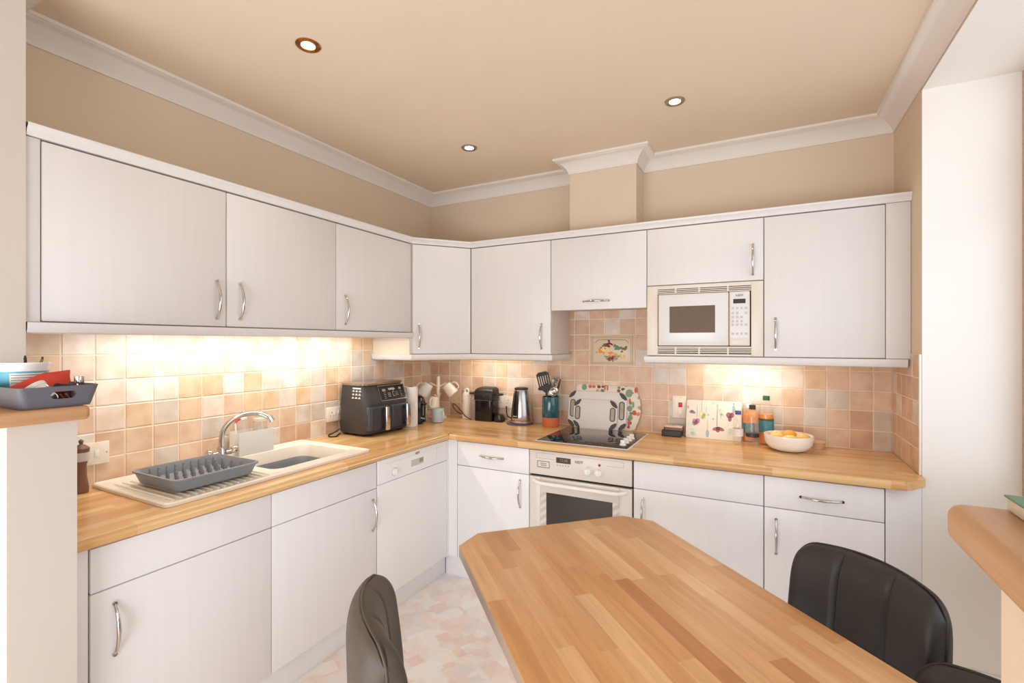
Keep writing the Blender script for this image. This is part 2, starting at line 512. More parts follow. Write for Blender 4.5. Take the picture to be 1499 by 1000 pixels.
# partition: low walls and the upper pier
b = B(); b.box(0, 0.672, PY0, PY1, 0, 1.228)
struct('wall_front_low', b, M['pier'])
struct('wall_front', B().box(0, 0.338, PY0, PY1, 1.2665, CEIL), M['pier'])
struct('wall_window_low', B().box(2.520, GX, PY0 - 0.12, PY1, 0, 1.228), M['wall'])
struct('baseboard_right', B().box(RX + 0.02, GX - 0.03, RY - 0.016, RY - 0.001, 0, 0.095, 0.004).box(RX + 0.02, GX - 0.03, RY - 0.011, RY - 0.001, 0.095, 0.122, 0.004), M['reveal'])
struct('wall_window', B().box(GX - 0.045, 3.5, PY1, RY, 0, 0.84), M['reveal'])
# window on the right: painted frame with tall panes
win = B()
win.box(3.212, 3.285, -0.56, RY, 0.842, SOF, 0.004)
for y in (-1.5, -2.45, -3.55):
    win.box(3.22, 3.28, y - 0.035, y + 0.035, 0.842 if y > -2.44 else 0, SOF, 0.004)
win.box(3.22, 3.28, YB, PY1 - 0.001, 0, 0.09, 0.004); win.box(3.22, 3.28, PY1, RY, 0.842, 0.91, 0.004); win.box(3.22, 3.28, YB, RY, SOF - 0.07, SOF, 0.004)
win.box(3.225, 3.275, YB, RY, 2.0, 2.05, 0.004)
wo = struct('window_1', win, M['frame'])
gp = obj('pane', B().box(3.245, 3.251, YB, PY1, 0.08, SOF - 0.06).box(3.245, 3.251, PY1, -0.55, 0.90, SOF - 0.06), M['window_glass'], wo)

# cornice: concave-convex plaster profile
def cornice_prof(p=0.085, z0=COR, z1=CEIL):
    h = z1 - z0
    pr = [(0.001, z0), (0.006, z0), (0.008, z0 + 0.006)]
    for i in range(13):
        t = i / 12
        pr.append((0.008 + (p - 0.02) * (t ** 1.5), z0 + 0.008 + (h - 0.024) * (1 - (1 - t) ** 1.25)))
    pr += [(p - 0.010, z1 - 0.013), (p - 0.002, z1 - 0.012), (p, z1 - 0.006), (p, z1)]
    return pr
r2 = 1.0
b = B()
b.sweep(cornice_prof(), [
    (0.0, PY1, 1, 1), (0.0, 0.0, 1, -1), (1.237, 0.0, -1, -1), (1.237, -0.19, -1, -1), (1.655, -0.19, 1, -1), (1.655, 0.0, 1, -1), (RX, 0.0, -1, -1), (RX, YB, -1, 0)])
b.sweep(cornice_prof(), [(0.338, PY1, 0, 1), (0.0, PY1, 1, 1)])
struct('trim_1', b, M['cornice'])

# ------------------------------------------------------------------ tiles
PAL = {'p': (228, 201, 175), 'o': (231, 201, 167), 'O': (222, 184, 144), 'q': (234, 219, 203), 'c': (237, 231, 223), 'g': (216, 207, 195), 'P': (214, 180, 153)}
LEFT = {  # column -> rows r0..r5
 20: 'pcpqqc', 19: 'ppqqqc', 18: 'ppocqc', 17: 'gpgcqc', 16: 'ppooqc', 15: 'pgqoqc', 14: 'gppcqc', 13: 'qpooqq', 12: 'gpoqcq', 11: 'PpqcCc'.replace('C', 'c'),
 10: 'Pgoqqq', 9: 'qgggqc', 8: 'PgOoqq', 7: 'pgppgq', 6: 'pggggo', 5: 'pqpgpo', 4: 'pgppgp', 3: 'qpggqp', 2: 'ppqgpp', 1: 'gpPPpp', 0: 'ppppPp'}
BACK = {22: 'ggqcc', 23: 'Ppoqq', 24: 'pggoo', 25: 'ppgpp', 26: 'PPppp', 27: 'ggppp', 21: 'gqccc', 20: 'gcgqq', 19: 'pqpqq', 18: 'ggpoo', 17: 'ggPgg', 16: 'pppggppp', 15: 'ppppgppp', 14: 'pPppggpg', 13: 'ppqpgggp', 12: 'pqppppPp', 11: 'gpPpPpPg', 10: 'pgppppPp', 9: 'pggpq', 8: 'pPqpg', 7: 'ppqpo', 6: 'qpqgo', 5: 'pgpoo', 4: 'pqqgo', 3: 'ppPoo', 2: 'pPpoo', 1: 'PpppP', 0: 'pPpPp', -1: 'pppPp'}
def tiles(name, items, M4, gr_rect):
    """items: (u0,u1,v0,v1,key); local frame: u right, v up, w out of the wall"""
    bm = bmesh.new(); lay = bm.loops.layers.float_color.new('Col')
    rnd = random.Random(hash(len(items)) % 999)
    d = 0.006; e = 0.0022; h = 0.0024
    for u0, u1, v0, v1, k in items:
        base = Vector(lin(PAL[k])[:3]) * rnd.uniform(0.95, 1.04)
        a = [(u0 + h, v0 + h), (u1 - h, v0 + h), (u1 - h, v1 - h), (u0 + h, v1 - h)]
        i = [(u0 + h + e, v0 + h + e), (u1 - h - e, v0 + h + e), (u1 - h - e, v1 - h - e), (u0 + h + e, v1 - h - e)]
        va = [bm.verts.new(M4 @ Vector((p[0], p[1], d - 0.0018))) for p in a]
        vi = [bm.verts.new(M4 @ Vector((p[0], p[1], d))) for p in i]
        vb = [bm.verts.new(M4 @ Vector((p[0], p[1], 0.001))) for p in a]
        fs = [bm.faces.new(vi)]
        for q in range(4):
            r = (q + 1) % 4
            fs.append(bm.faces.new((va[q], va[r], vi[r], vi[q])))
            fs.append(bm.faces.new((vb[q], vb[r], va[r], va[q])))
        tl = [rnd.uniform(0.93, 1.05) for _ in range(4)]
        for f in fs:
            for n_, lp in enumerate(f.loops):
                s = tl[n_ % 4] if f is fs[0] else 1.0
                lp[lay] = (base.x * s, base.y * s, base.z * s, 1)
    u0, u1, v0, v1 = gr_rect
    vs = [bm.verts.new(M4 @ Vector(p)) for p in ((u0, v0, 0.0036), (u1, v0, 0.0036), (u1, v1, 0.0036), (u0, v1, 0.0036))]
    f = bm.faces.new(vs); f.material_index = 1
    # closed rim so that the sheet is not a paper-thin card
    vk = [bm.verts.new(M4 @ Vector(p)) for p in ((u0, v0, 0.0006), (u1, v0, 0.0006), (u1, v1, 0.0006), (u0, v1, 0.0006))]
    for q in range(4):
        r = (q + 1) % 4
        g = bm.faces.new((vs[q], vs[r], vk[r], vk[q])); g.material_index = 1
    bmesh.ops.recalc_face_normals(bm, faces=bm.faces)
    me = bpy.data.meshes.new(name); bm.to_mesh(me); bm.free()
    me.materials.append(M['tile']); me.materials.append(M['grout'])
    o = bpy.data.objects.new(name, me); COL.objects.link(o); o['kind'] = 'structure'
    return o
rr = random.Random(4)
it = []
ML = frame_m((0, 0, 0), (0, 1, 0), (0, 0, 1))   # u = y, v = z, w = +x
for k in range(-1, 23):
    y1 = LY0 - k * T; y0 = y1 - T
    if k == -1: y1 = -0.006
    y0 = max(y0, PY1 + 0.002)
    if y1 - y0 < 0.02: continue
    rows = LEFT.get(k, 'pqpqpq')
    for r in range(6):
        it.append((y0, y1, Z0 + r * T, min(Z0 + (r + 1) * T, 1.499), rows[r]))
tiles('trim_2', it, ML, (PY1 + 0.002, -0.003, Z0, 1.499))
it = []
MB_ = frame_m((0, 0, 0), (1, 0, 0), (0, 0, 1))  # u = x, v = z, w = -y
for k in range(-1, 28):
    x0 = BX0 + k * T; x1 = x0 + T
    if k == -1: x0 = 0.007
    x1 = min(x1, RX - 0.007)
    rows = BACK.get(k, 'ppgpp')
    if 9 <= k <= 18: rows = rows.replace('p', 'P').replace('q', 'p')  # tiles round the hob darkened: shade below the hood put into their colour
    for r in range(len(rows)):
        if k in (12, 13, 14) and r in (4, 5): continue
        if len(rows) == 5 and r == 4 and False: continue
        it.append((x0, x1, Z0 + r * T, Z0 + (r + 1) * T, rows[r]))
tiles('trim_3', it, MB_, (0.006, RX - 0.006, Z0, Z0 + 5 * T))
# grout behind the taller panel over the hob
struct('trim_4', B().box(BX0 + 10 * T, BX0 + 17 * T, -0.0036, -0.0006, Z0 + 5 * T, Z0 + 8 * T), M['grout'])
it = []
MR_ = frame_m((RX, 0, 0), (0, -1, 0), (0, 0, 1))  # u = -y, w = -x
widths = [0.007, 0.085, 0.175, 0.27, 0.372, 0.474]
cols = ['pppgp', 'PpgpP', 'ppppp', 'Ppppg', 'ppgpp']
for a, bb, cc in zip(widths[:-1], widths[1:], cols):
    for r in range(5):
        it.append((a, bb, Z0 + r * T, Z0 + (r + 1) * T, 'P' if cc[r] == 'p' else cc[r]))
tiles('trim_5', it, MR_, (0.006, 0.476, Z0, Z0 + 5 * T))
struct('trim_6', B().box(RX - 0.009, RX - 0.0005, -0.4875, -0.4765, Z0 + 0.001, Z0 + 5 * T, 0.002), M['white_plastic'])

# fruit tile plaque over the hob
pq = thing('tile_plaque', 'cream relief tile plaque with a painted fruit basket above the hob', 'wall plaque', (1.455, -0.006, 1.286))
px0, px1, pz0, pz1 = BX0 + 12 * T + 0.002, BX0 + 15 * T - 0.002, Z0 + 4 * T + 0.002, Z0 + 6 * T - 0.002
M['plaque'] = plain('plaque_glaze', (216, 198, 172), 0.35, var=0.03)
M['plaque_line'] = plain('plaque_relief', (196, 174, 146), 0.4, var=0.03)
obj('plaque_body', B().box(px0, px1, -0.0085, -0.0005, pz0, pz1, 0.002), M['plaque'], pq)
b = B()
for (dx, th) in ((0.012, 0.006), (0.024, 0.003)):
    x0, x1, z0, z1 = px0 + dx, px1 - dx, pz0 + dx * 0.8, pz1 - dx * 0.8
    b.box(x0, x1, -0.0115, -0.008, z1 - th, z1, 0.001); b.box(x0, x1, -0.0115, -0.008, z0, z0 + th, 0.001)
    b.box(x0, x0 + th, -0.0115, -0.008, z0, z1, 0.001); b.box(x1 - th, x1, -0.0115, -0.008, z0, z1, 0.001)
obj('relief_border', b, M['plaque_line'], pq)
pts = [(px0 + 0.04, pz1 - 0.052), (px0 + 0.062, pz1 - 0.032), (px1 - 0.062, pz1 - 0.032), (px1 - 0.04, pz1 - 0.052)]
b = B(); b.tube([(p[0], -0.0098, p[1]) for p in pts], 0.0013, 6)
obj('painted_line', b, M['brown_tin'], pq)
fr = random.Random(3)
cx, cz = (px0 + px1) / 2, pz0 + 0.088
grp = [('dark_red', -0.02, 0.036, 0.016, 9), ('juice', -0.062, 0.004, 0.014, 9), ('lemon', -0.026, 0.012, 0.020, 5), ('green_cover', 0.032, 0.02, 0.02, 7), ('olive', 0.07, 0.014, 0.016, 5), ('apricot', 0.052, -0.018, 0.012, 7), ('dark_red', 0.0, -0.036, 0.014, 9), ('juice', 0.0, -0.01, 0.014, 5), ('olive', -0.05, 0.03, 0.014, 4), ('plaque_line', 0.03, -0.02, 0.016, 5)]
for mn, ox, oz, rad, n in grp:
    b = B()
    for i in range(int(n * 1.8)):
        u = cx + ox * 1.2 + fr.gauss(0, rad * 0.9); v = cz + oz * 1.25 + fr.gauss(0, rad * 0.55)
        rq = rad * fr.uniform(0.28, 0.5)
        b.lathe([(rq, 0), (rq * 0.8, rq * 0.2), (rq * 0.3, rq * 0.3)], (u, -0.0084, v), 10, M=Matrix.Rotation(PI / 2, 4, 'X'), sx=1.2)
    obj('painted_fruit', b, M[mn], pq)
b = B()
for i in range(5):
    zz = cz - 0.05 + i * 0.006
    b.tube([(cx - 0.034 - i * 0.004, -0.0088, zz), (cx, -0.0088, zz - 0.003), (cx + 0.034 + i * 0.004, -0.0088, zz)], 0.0016, 6)
obj('painted_basket', b, M['brown_tin'], pq)

# ------------------------------------------------------------------ cabinets
def handle(parent, c, axis, out, L=0.152, proj=0.028):
    a = Vector(axis); o = Vector(out); c = Vector(c)
    pts = []; rs = []
    n = 18
    for i in range(n + 1):
        t = -1 + 2 * i / n
        pts.append(c + a * (t * L / 2) + o * (0.002 + proj * (1 - t * t) ** 0.8))
        rs.append(0.0042 + 0.0022 * (1 - abs(t)))
    b = B(); b.tube(pts, rs, 10, sc=(1, 1))
    for s in (-1, 1):
        q = c + a * (s * L / 2)
        b.tube([q + o * 0.0, q + o * 0.008], 0.0062, 10)
    return obj('handle', b, M['chrome'], parent)

def panel(x0, x1, y0, y1, z0, z1):
    return B().box(x0, x1, y0, y1, z0, z1, 0.003, 2)
G = 0.0018
def carcass_b(x0, x1, y0, y1, z0, z1, back, t=0.016, top=True):
    """open-fronted box of boards; back: 'x' (against the left wall) or 'y' (against the back wall)"""
    b = B()
    if back == 'x':
        b.box(x0, x1, y0, y0 + t, z0, z1); b.box(x0, x1, y1 - t, y1, z0, z1)
        b.box(x0, x0 + t, y0 + t, y1 - t, z0, z1); b.box(x0 + t, x1, y0 + t, y1 - t, z0, z0 + t)
        if top: b.box(x0 + t, x1, y0 + t, y1 - t, z1 - t, z1)
    else:
        b.box(x0, x0 + t, y0, y1, z0, z1); b.box(x1 - t, x1, y0, y1, z0, z1)
        b.box(x0 + t, x1 - t, y1 - t, y1, z0, z1); b.box(x0 + t, x1 - t, y0, y1 - t, z0, z0 + t)
        if top: b.box(x0 + t, x1 - t, y0, y1 - t, z1 - t, z1)
    return b

# --- left wall units
ys = [(-2.412, -1.829), (-1.829, -1.247), (-1.247, -0.640)]
WZ0, WZ1 = 1.500, 2.069
lbl = ['wide white wall cupboard nearest the pier with its handle at the right', 'middle white wall cupboard over the sink with its handle at the left', 'white wall cupboard beside the diagonal corner cupboard, above the air fryer']
hy = [-1.871, -1.772, -1.186]
for i, (y0, y1) in enumerate(ys):
    t = thing('wall_cupboard', lbl[i], 'cupboard', (0.165, (y0 + y1) / 2, WZ0), group='wall cupboards')
    ya = y0 if i else -2.448
    obj('carcass', carcass_b(0.008, WX - 0.021, ya + 0.0004, y1 - 0.0004, WZ0, WZ1, 'x'), M['carcass'], t)
    d = obj('door', panel(WX - 0.019, WX, y0 + G, y1 - G, WZ0 + 0.003, WZ1 - 0.004), M['foil'], t)
    if i == 0:
        obj('end_filler', B().box(WX - 0.0205, WX - 0.003, -2.449, -2.4135, WZ0 - 0.0, WZ1, 0.001), M['foil'], t)
    handle(d, (WX, hy[i], 1.612), (0, 0, 1), (1, 0, 0))

# --- diagonal corner unit
CZ0, CZ1 = 1.362, 2.070
A0 = Vector((WX, -0.632)); A1 = Vector((0.585, WY))
t = thing('corner_wall_cupboard', 'narrow diagonal white corner cupboard where the two wall-unit runs meet', 'cupboard', (0.25, -0.25, CZ0), group='wall cupboards')
dv = (A1 - A0).normalized(); nv = Vector((dv.y, -dv.x))
inner = [(0.009, -0.009), (0.009, -0.6385), (A0.x - 0.022, -0.6385), (0.5785, A1.y + 0.022 + 0.001), (0.5785, -0.009)]
b = B(); b.prism(list(reversed(inner)), CZ0, CZ1)
obj('carcass', b, M['carcass'], t)
obj('side_panel', B().box(0.008, WX - 0.012, -0.6387 - 0.0011, -0.6387, CZ0 - 0.002, WZ0 - 0.05), M['foil_cream'], t)
def diag(u0, u1, w0, w1):
    """quad in plan: along the diagonal u, outwards w"""
    return [tuple(A0 + dv * u0 + nv * w0), tuple(A0 + dv * u1 + nv * w0), tuple(A0 + dv * u1 + nv * w1), tuple(A0 + dv * u0 + nv * w1)]
Ld = (A1 - A0).length
b = B(); b.prism(diag(0.006, Ld - 0.004, -0.019, 0.0), CZ0 + 0.003, CZ1 - 0.004, 0.002)
d = obj('door', b, M['foil'], t)
hp = A0 + dv * 0.045
handle(d, (hp.x, hp.y, 1.478), (0, 0, 1), (nv.x, nv.y, 0))

# --- back wall units
def back_unit(lab, x0, x1, z0, z1, hpos, haxis, carc=True, name='wall_cupboard', fill=None):
    t = thing(name, lab, 'cupboard', ((x0 + x1) / 2, -0.165, z0), group='wall cupboards')
    obj('carcass', carcass_b(x0 + 0.0004, (fill or x1) - 0.0004, WY + 0.021, -0.008, z0, z1, 'y'), M['carcass'], t)
    d = obj('door', panel(x0 + G, x1 - G, WY, WY + 0.019, z0 + 0.003, z1 - 0.004), M['foil'], t)
    if fill:
        obj('end_filler', B().box(x1 + 0.001, fill - 0.001, WY + 0.003, WY + 0.0205, z0, z1, 0.002), M['foil'], t)
    handle(d, hpos, haxis, (0, -1, 0))
    return t
back_unit('white wall cupboard between the corner cupboard and the hob, above the coffee machine', 0.585, 1.165, CZ0, CZ1, (1.104, WY, 1.476), (0, 0, 1))
t = thing('extractor_hood_cupboard', 'short white cupboard hiding the extractor above the fruit plaque, horizontal handle', 'cupboard', (1.455, -0.165, 1.633), group='wall cupboards')
obj('carcass', carcass_b(1.1654, 1.7456, WY + 0.021, -0.008, 1.645, CZ1, 'y'), M['carcass'], t)
d = obj('door', panel(1.165 + G, 1.746 - G, WY, WY + 0.019, 1.632, CZ1 - 0.004), M['foil'], t)
handle(d, (1.4535, WY, 1.680), (1, 0, 0), (0, -1, 0))
back_unit('short white cupboard directly above the built-in microwave', 1.746, 2.325, 1.750, CZ1, (2.276, WY, 1.858), (0, 0, 1))
back_unit('white wall cupboard at the right end beside the window reveal', 2.325, 2.817, CZ0, CZ1, (2.376, WY, 1.480), (0, 0, 1), fill=2.9095)
# sides of the microwave housing
t = thing('microwave_housing', 'white housing shelf around the built-in microwave', 'housing', (2.035, -0.165, CZ0), group='wall cupboards')
b = carcass_b(1.7464, 2.3246, WY + 0.021, -0.008, CZ0, 1.749, 'y')
obj('carcass', b, M['carcass'], t)

# pelmet on top (long moulding) and light rails below
prof_top = [(-0.03, 2.071), (0.004, 2.071), (0.006, 2.076), (0.010, 2.090), (0.018, 2.098), (0.020, 2.106), (0.016, 2.109), (-0.03, 2.109), (-0.03, 2.071)]
tan = math.tan(0.5 * math.atan2(dv.y, dv.x))
k1 = Vector((1, 0)) + nv; k1 = k1 / (1 + nv.x)
k2 = nv + Vector((0, -1)); k2 = k2 / (1 - nv.y)
pr_l = [(o, z - 0.013) for o, z in prof_top]
b = B()
b.sweep(prof_top, [(WX, -2.448, 1, 0), (A0.x, A0.y, k1.x, k1.y), (A1.x, A1.y, k2.x, k2.y), (2.9092, WY, 0, -1)])
pl = tag(obj('pelmet_moulding', b, M['foil'], smooth_angle=30), 'long white moulding running along the tops of all the wall cupboards', 'moulding')
def rail_prof(z0, z1):
    return [(-0.032, z0), (-0.004, z0), (0.006, z0 + 0.004), (0.011, z0 + 0.012), (0.013, z0 + 0.026), (0.013, z1), (-0.032, z1), (-0.032, z0)]
b = B(); b.sweep(rail_prof(1.464, 1.4985), [(WX, -2.448, 1, 0), (WX, -0.626, 1, 0)])
b.poly([(WX + o, -0.626, z) for o, z in rail_prof(1.464, 1.4985)[:-1]])
tag(obj('light_rail', b, M['foil'], smooth_angle=35), 'white light rail under the wall cupboards above the sink', 'light rail', 'light rails')
def rail_end(path):
    b = B(); b.sweep(rail_prof(1.322, 1.3605), path)
    return b
b = rail_end([(0.01, -0.640, 0, -1), (WX, -0.640, 1, -1), (A0.x + 0.012, A0.y - 0.0, k1.x, k1.y), (A1.x, A1.y, k2.x, k2.y), (1.166, WY, 1, -1), (1.166, -0.010, 1, 0)])
tag(obj('light_rail', b, M['foil'], smooth_angle=35), 'white light rail wrapping under the corner cupboard to the hob', 'light rail', 'light rails')
b = rail_end([(1.746, -0.010, -1, 0), (1.746, WY, -1, -1), (2.895, WY, 0, -1)])
b.poly([(2.895, WY - o, z) for o, z in rail_prof(1.322, 1.3605)[:-1]])
tag(obj('light_rail', b, M['foil'], smooth_angle=35), 'white light rail under the microwave and the right-hand cupboard', 'light rail', 'light rails')

# --- base units, left run
BZ0 = 0.124; BZ1 = 0.836; DL = 0.704
t = thing('sink_base_cupboard', 'white base cupboard at the near end with a tall false drawer front, handle at left', 'cupboard', (0.3, -2.1, 0), group='base cupboards')
obj('carcass', carcass_b(0.01, DX - 0.022, -2.432, -1.8154, BZ0, 0.843, 'x', top=False), M['carcass'], t)
obj('end_filler', B().box(DX - 0.0215, DX - 0.004, -2.447, -2.397, BZ0, 0.842, 0.001), M['foil_base_lit'], t)
obj('drawer_front', panel(DX - 0.019, DX, -2.395 + G, -1.815 - G, DL + 0.0015, BZ1), M['foil_base_lit'], t)
d = obj('door', panel(DX - 0.019, DX, -2.395 + G, -1.815 - G, BZ0, DL - 0.0015), M['foil_base_lit'], t)
handle(d, (DX, -2.336, 0.579), (0, 0, 1), (1, 0, 0))
t = thing('sink_base_cupboard', 'white base cupboard under the sink bowl beside the dishwasher', 'cupboard', (0.3, -1.52, 0), group='base cupboards')
obj('carcass', carcass_b(0.01, DX - 0.022, -1.8146, -1.2304, BZ0, 0.843, 'x', top=False), M['carcass'], t)
obj('drawer_front', panel(DX - 0.019, DX, -1.815 + G, -1.232 - G, DL + 0.0015, BZ1), M['foil_base_lit'], t)
d = obj('door', panel(DX - 0.019, DX, -1.815 + G, -1.232 - G, BZ0, DL - 0.0015), M['foil_base_lit'], t)
handle(d, (DX, -1.263, 0.578), (0, 0, 1), (1, 0, 0))
# dishwasher
t = thing('dishwasher', 'white built-in dishwasher in the left run next to the corner', 'dishwasher', (0.3, -0.925, 0))
obj('body', B().box(0.02, DX - 0.024, -1.226, -0.628, 0.125, 0.842), M['carcass'], t)
fa = obj('control_panel', B().box(DX - 0.022, DX + 0.004, -1.228 + G, -0.626 - G, 0.716, 0.838, 0.004), M['dw_white_lit'], t)
obj('door', panel(DX - 0.022, DX + 0.002, -1.228 + G, -0.626 - G, 0.124, 0.7135), M['dw_white_lit'], t)
b = B(); X = DX + 0.004
b.box(X, X + 0.0006, -1.17, -0.68, 0.8115, 0.8125); b.box(X, X + 0.0006, -0.735, -0.733, 0.755, 0.8115)
obj('panel_line', b, M['ink_pale'], fa)
Rdx = Matrix.Rotation(PI / 2, 4, 'Y')
obj('dial', B().lathe([(0.019, 0), (0.018, 0.010), (0.012, 0.013)], (X, -1.104, 0.757), 24, M=Rdx).box(X + 0.012, X + 0.016, -1.107, -1.101, 0.742, 0.772), M['white_plastic'], fa)
obj('dial_ring', B().lathe([(0.022, 0), (0.022, 0.001), (0.0, 0.001)], (X, -1.104, 0.757), 24, M=Rdx, cap1=False), M['ink_pale'], fa)
obj('display', B().box(X, X + 0.001, -0.971, -0.863, 0.752, 0.787), M['ink_pale'], fa)
obj('display_screen', B().box(X, X + 0.0014, -0.90, -0.866, 0.762, 0.784), M['ink_grey'], fa)
obj('logo', text_b('NEFF', 0.017, frame_m((X + 0.0004, -0.917, 0.8175), (0, 1, 0), (0, 0, 1))), M['ink'], fa)
# corner post
# plinths
tag(obj('plinth', B().box(0.55, 0.566, -2.447, -0.596, 0.0, 0.121, 0.002), M['foil_base_lit']), 'white kickboard plinth along the left run of base units', 'plinth', 'plinths')
tag(obj('plinth', B().box(0.567, 2.764, -0.594, -0.578, 0.0, 0.121, 0.002), M['foil_base_lit']), 'white kickboard plinth below the oven run', 'plinth', 'plinths')

# --- base units, back run
def drawer_unit(lab, x0, x1, dl, hx, hz, dx_, name='drawer_base_cupboard'):
    t = thing(name, lab, 'cupboard', ((x0 + x1) / 2, -0.3, 0), group='base cupboards')
    obj('carcass', carcass_b(x0 + 0.0004, x1 - 0.0004, DY + 0.022, -0.012, BZ0, 0.843, 'y'), M['carcass'], t)
    dr = obj('drawer_front', panel(x0 + G, x1 - G, DY, DY + 0.019, dl + 0.0015, BZ1), M['foil_base_lit'], t)
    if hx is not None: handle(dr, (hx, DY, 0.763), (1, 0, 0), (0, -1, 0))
    d = obj('door', panel(x0 + G, x1 - G, DY, DY + 0.019, BZ0, dl - 0.0015), M['foil_base_lit'], t)
    handle(d, (dx_, DY, hz), (0, 0, 1), (0, -1, 0))
    return t
t = drawer_unit('white base cupboard with a drawer left of the oven', 0.665, 1.153, 0.690, 0.909, 0.577, 1.097)
obj('corner_filler', B().prism([(DX - 0.018, DY + 0.018), (DX - 0.018, -0.6265), (DX + 0.0038, -0.6265), (DX + 0.0038, DY), (0.6645, DY), (0.6645, DY + 0.018)], BZ0, 0.842), M['foil_base_lit'], t)
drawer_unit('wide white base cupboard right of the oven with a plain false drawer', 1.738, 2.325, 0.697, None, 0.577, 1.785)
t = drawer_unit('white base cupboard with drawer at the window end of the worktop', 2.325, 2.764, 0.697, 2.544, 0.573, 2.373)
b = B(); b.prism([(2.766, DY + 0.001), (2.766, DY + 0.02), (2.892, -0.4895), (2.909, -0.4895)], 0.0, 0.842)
obj('end_panel', b, M['foil_base_lit'], t)

# --- oven
t = thing('oven', 'white built-in electric oven with dark glass window under the hob', 'oven', (1.445, -0.3, 0.1))
obj('body', B().box(1.157, 1.734, DY + 0.025, -0.02, 0.125, 0.842), M['gap'], t)
x0, x1 = 1.155 + G, 1.737 - G - 0.004; Y = DY - 0.003
fa = obj('control_panel', B().box(x0, x1, Y, DY + 0.022, 0.702, 0.836, 0.003), M['oven_white'], t)
dr = B()
# door slab as a frame round the window
for bx in ((x0, 1.222, 0.13, 0.688), (1.667, x1, 0.13, 0.688), (1.222, 1.667, 0.607, 0.688), (1.222, 1.667, 0.13, 0.24)):
    dr.box(bx[0], bx[1], Y, DY + 0.022, bx[2], bx[3], 0.002)
dr = obj('door', dr, M['oven_white'], t)
obj('window', B().box(1.258, 1.631, Y + 0.002, DY + 0.012, 0.24, 0.607), M['oven_window'], dr)
def stripes():
    m, nt, bs = newmat('striped_glass_edge')
    tc = N(nt, 'ShaderNodeTexCoord')
    mp = N(nt, 'ShaderNodeMapping'); mp.inputs['Rotation'].default_value = (0, math.radians(35), 0)
    nt.links.new(tc.outputs['Object'], mp.inputs[0])
    w = N(nt, 'ShaderNodeTexWave', wave_type='BANDS', bands_direction='Z'); w.inputs['Scale'].default_value = 9
    nt.links.new(mp.outputs[0], w.inputs['Vector'])
    nt.links.new(ramp(nt, w.outputs['Fac'], [(0.2, lin((200, 190, 182))), (0.8, lin((222, 213, 206)))]), bs.inputs['Base Color'])
    bs.inputs['Roughness'].default_value = 0.25
    return m
M['stripe'] = stripes()
for xa in (1.222, 1.631):
    obj('window_border', B().box(xa, xa + 0.036, Y + 0.002, DY + 0.012, 0.24, 0.607), M['stripe'], dr)
b = B(); pts = bez([(1.185, Y, 0.668), (1.222, Y - 0.028, 0.665), (1.26, Y - 0.033, 0.664), (1.445, Y - 0.035, 0.664), (1.63, Y - 0.033, 0.664), (1.668, Y - 0.028, 0.665), (1.705, Y, 0.668)], 6)
b.tube(pts, 0.0105, 12)
obj('door_handle', b, M['white_plastic'], dr)
Ry = Matrix.Rotation(PI / 2, 4, 'X')
for kx in (1.504, 1.562):
    b = B(); b.lathe([(0.023, 0), (0.023, 0.006), (0.019, 0.010), (0.018, 0.026), (0.014, 0.030)], (kx, Y, 0.757), 24, M=Ry)
    b.box(kx - 0.004, kx + 0.004, Y - 0.036, Y - 0.026, 0.741, 0.773, 0.002)
    obj('knob', b, M['white_plastic'], fa)
obj('display', B().box(1.318, 1.402, Y - 0.001, Y, 0.779, 0.809), M['screen'], fa)
obj('display_digits', text_b('12:00', 0.021, frame_m((1.362, Y - 0.0014, 0.794), (1, 0, 0), (0, 0, 1))), M['ink_grey'], fa)
obj('logo', text_b('NEFF', 0.021, frame_m((1.449, Y - 0.0004, 0.795), (1, 0, 0), (0, 0, 1))), M['ink'], fa)
b = B()
for i in range(5): b.box(1.322 + i * 0.016, 1.328 + i * 0.016, Y - 0.001, Y, 0.764, 0.769)
for (a, c_) in ((0, 1),):
    zl = 0.817
b.box(1.20, 1.31, Y - 0.0006, Y, 0.8225, 0.8235); b.box(1.20, 1.201, Y - 0.0006, Y, 0.7935, 0.8235); b.box(1.20, 1.31, Y - 0.0006, Y, 0.7935, 0.7945)
b.box(1.41, 1.69, Y - 0.0006, Y, 0.8225, 0.8235); b.box(1.60, 1.69, Y - 0.0006, Y, 0.7935, 0.7945); b.box(1.689, 1.69, Y - 0.0006, Y, 0.7935, 0.8235)
obj('panel_print', b, M['ink_grey'], fa)
obj('indicator_lamp', B().box(1.556, 1.568, Y - 0.0015, Y, 0.787, 0.799), M['dark_red'], fa)
b = B()
for q in ((1.205, 1.278, 0.743, 0.7455), (1.205, 1.278, 0.7765, 0.779), (1.205, 1.2075, 0.743, 0.779), (1.2755, 1.278, 0.743, 0.779)):
    b.box(q[0], q[1], Y - 0.0009, Y, q[2], q[3])
bd = obj('badge', b, M['ink'], fa)
b = B()
for i in range(3):
    b.box(1.224 + i * 0.013, 1.233 + i * 0.013, Y - 0.0009, Y, 0.763, 0.769); b.box(1.226 + i * 0.012, 1.234 + i * 0.012, Y - 0.0009, Y, 0.752, 0.759)
obj('badge_print', b, M['ink_grey'], bd)

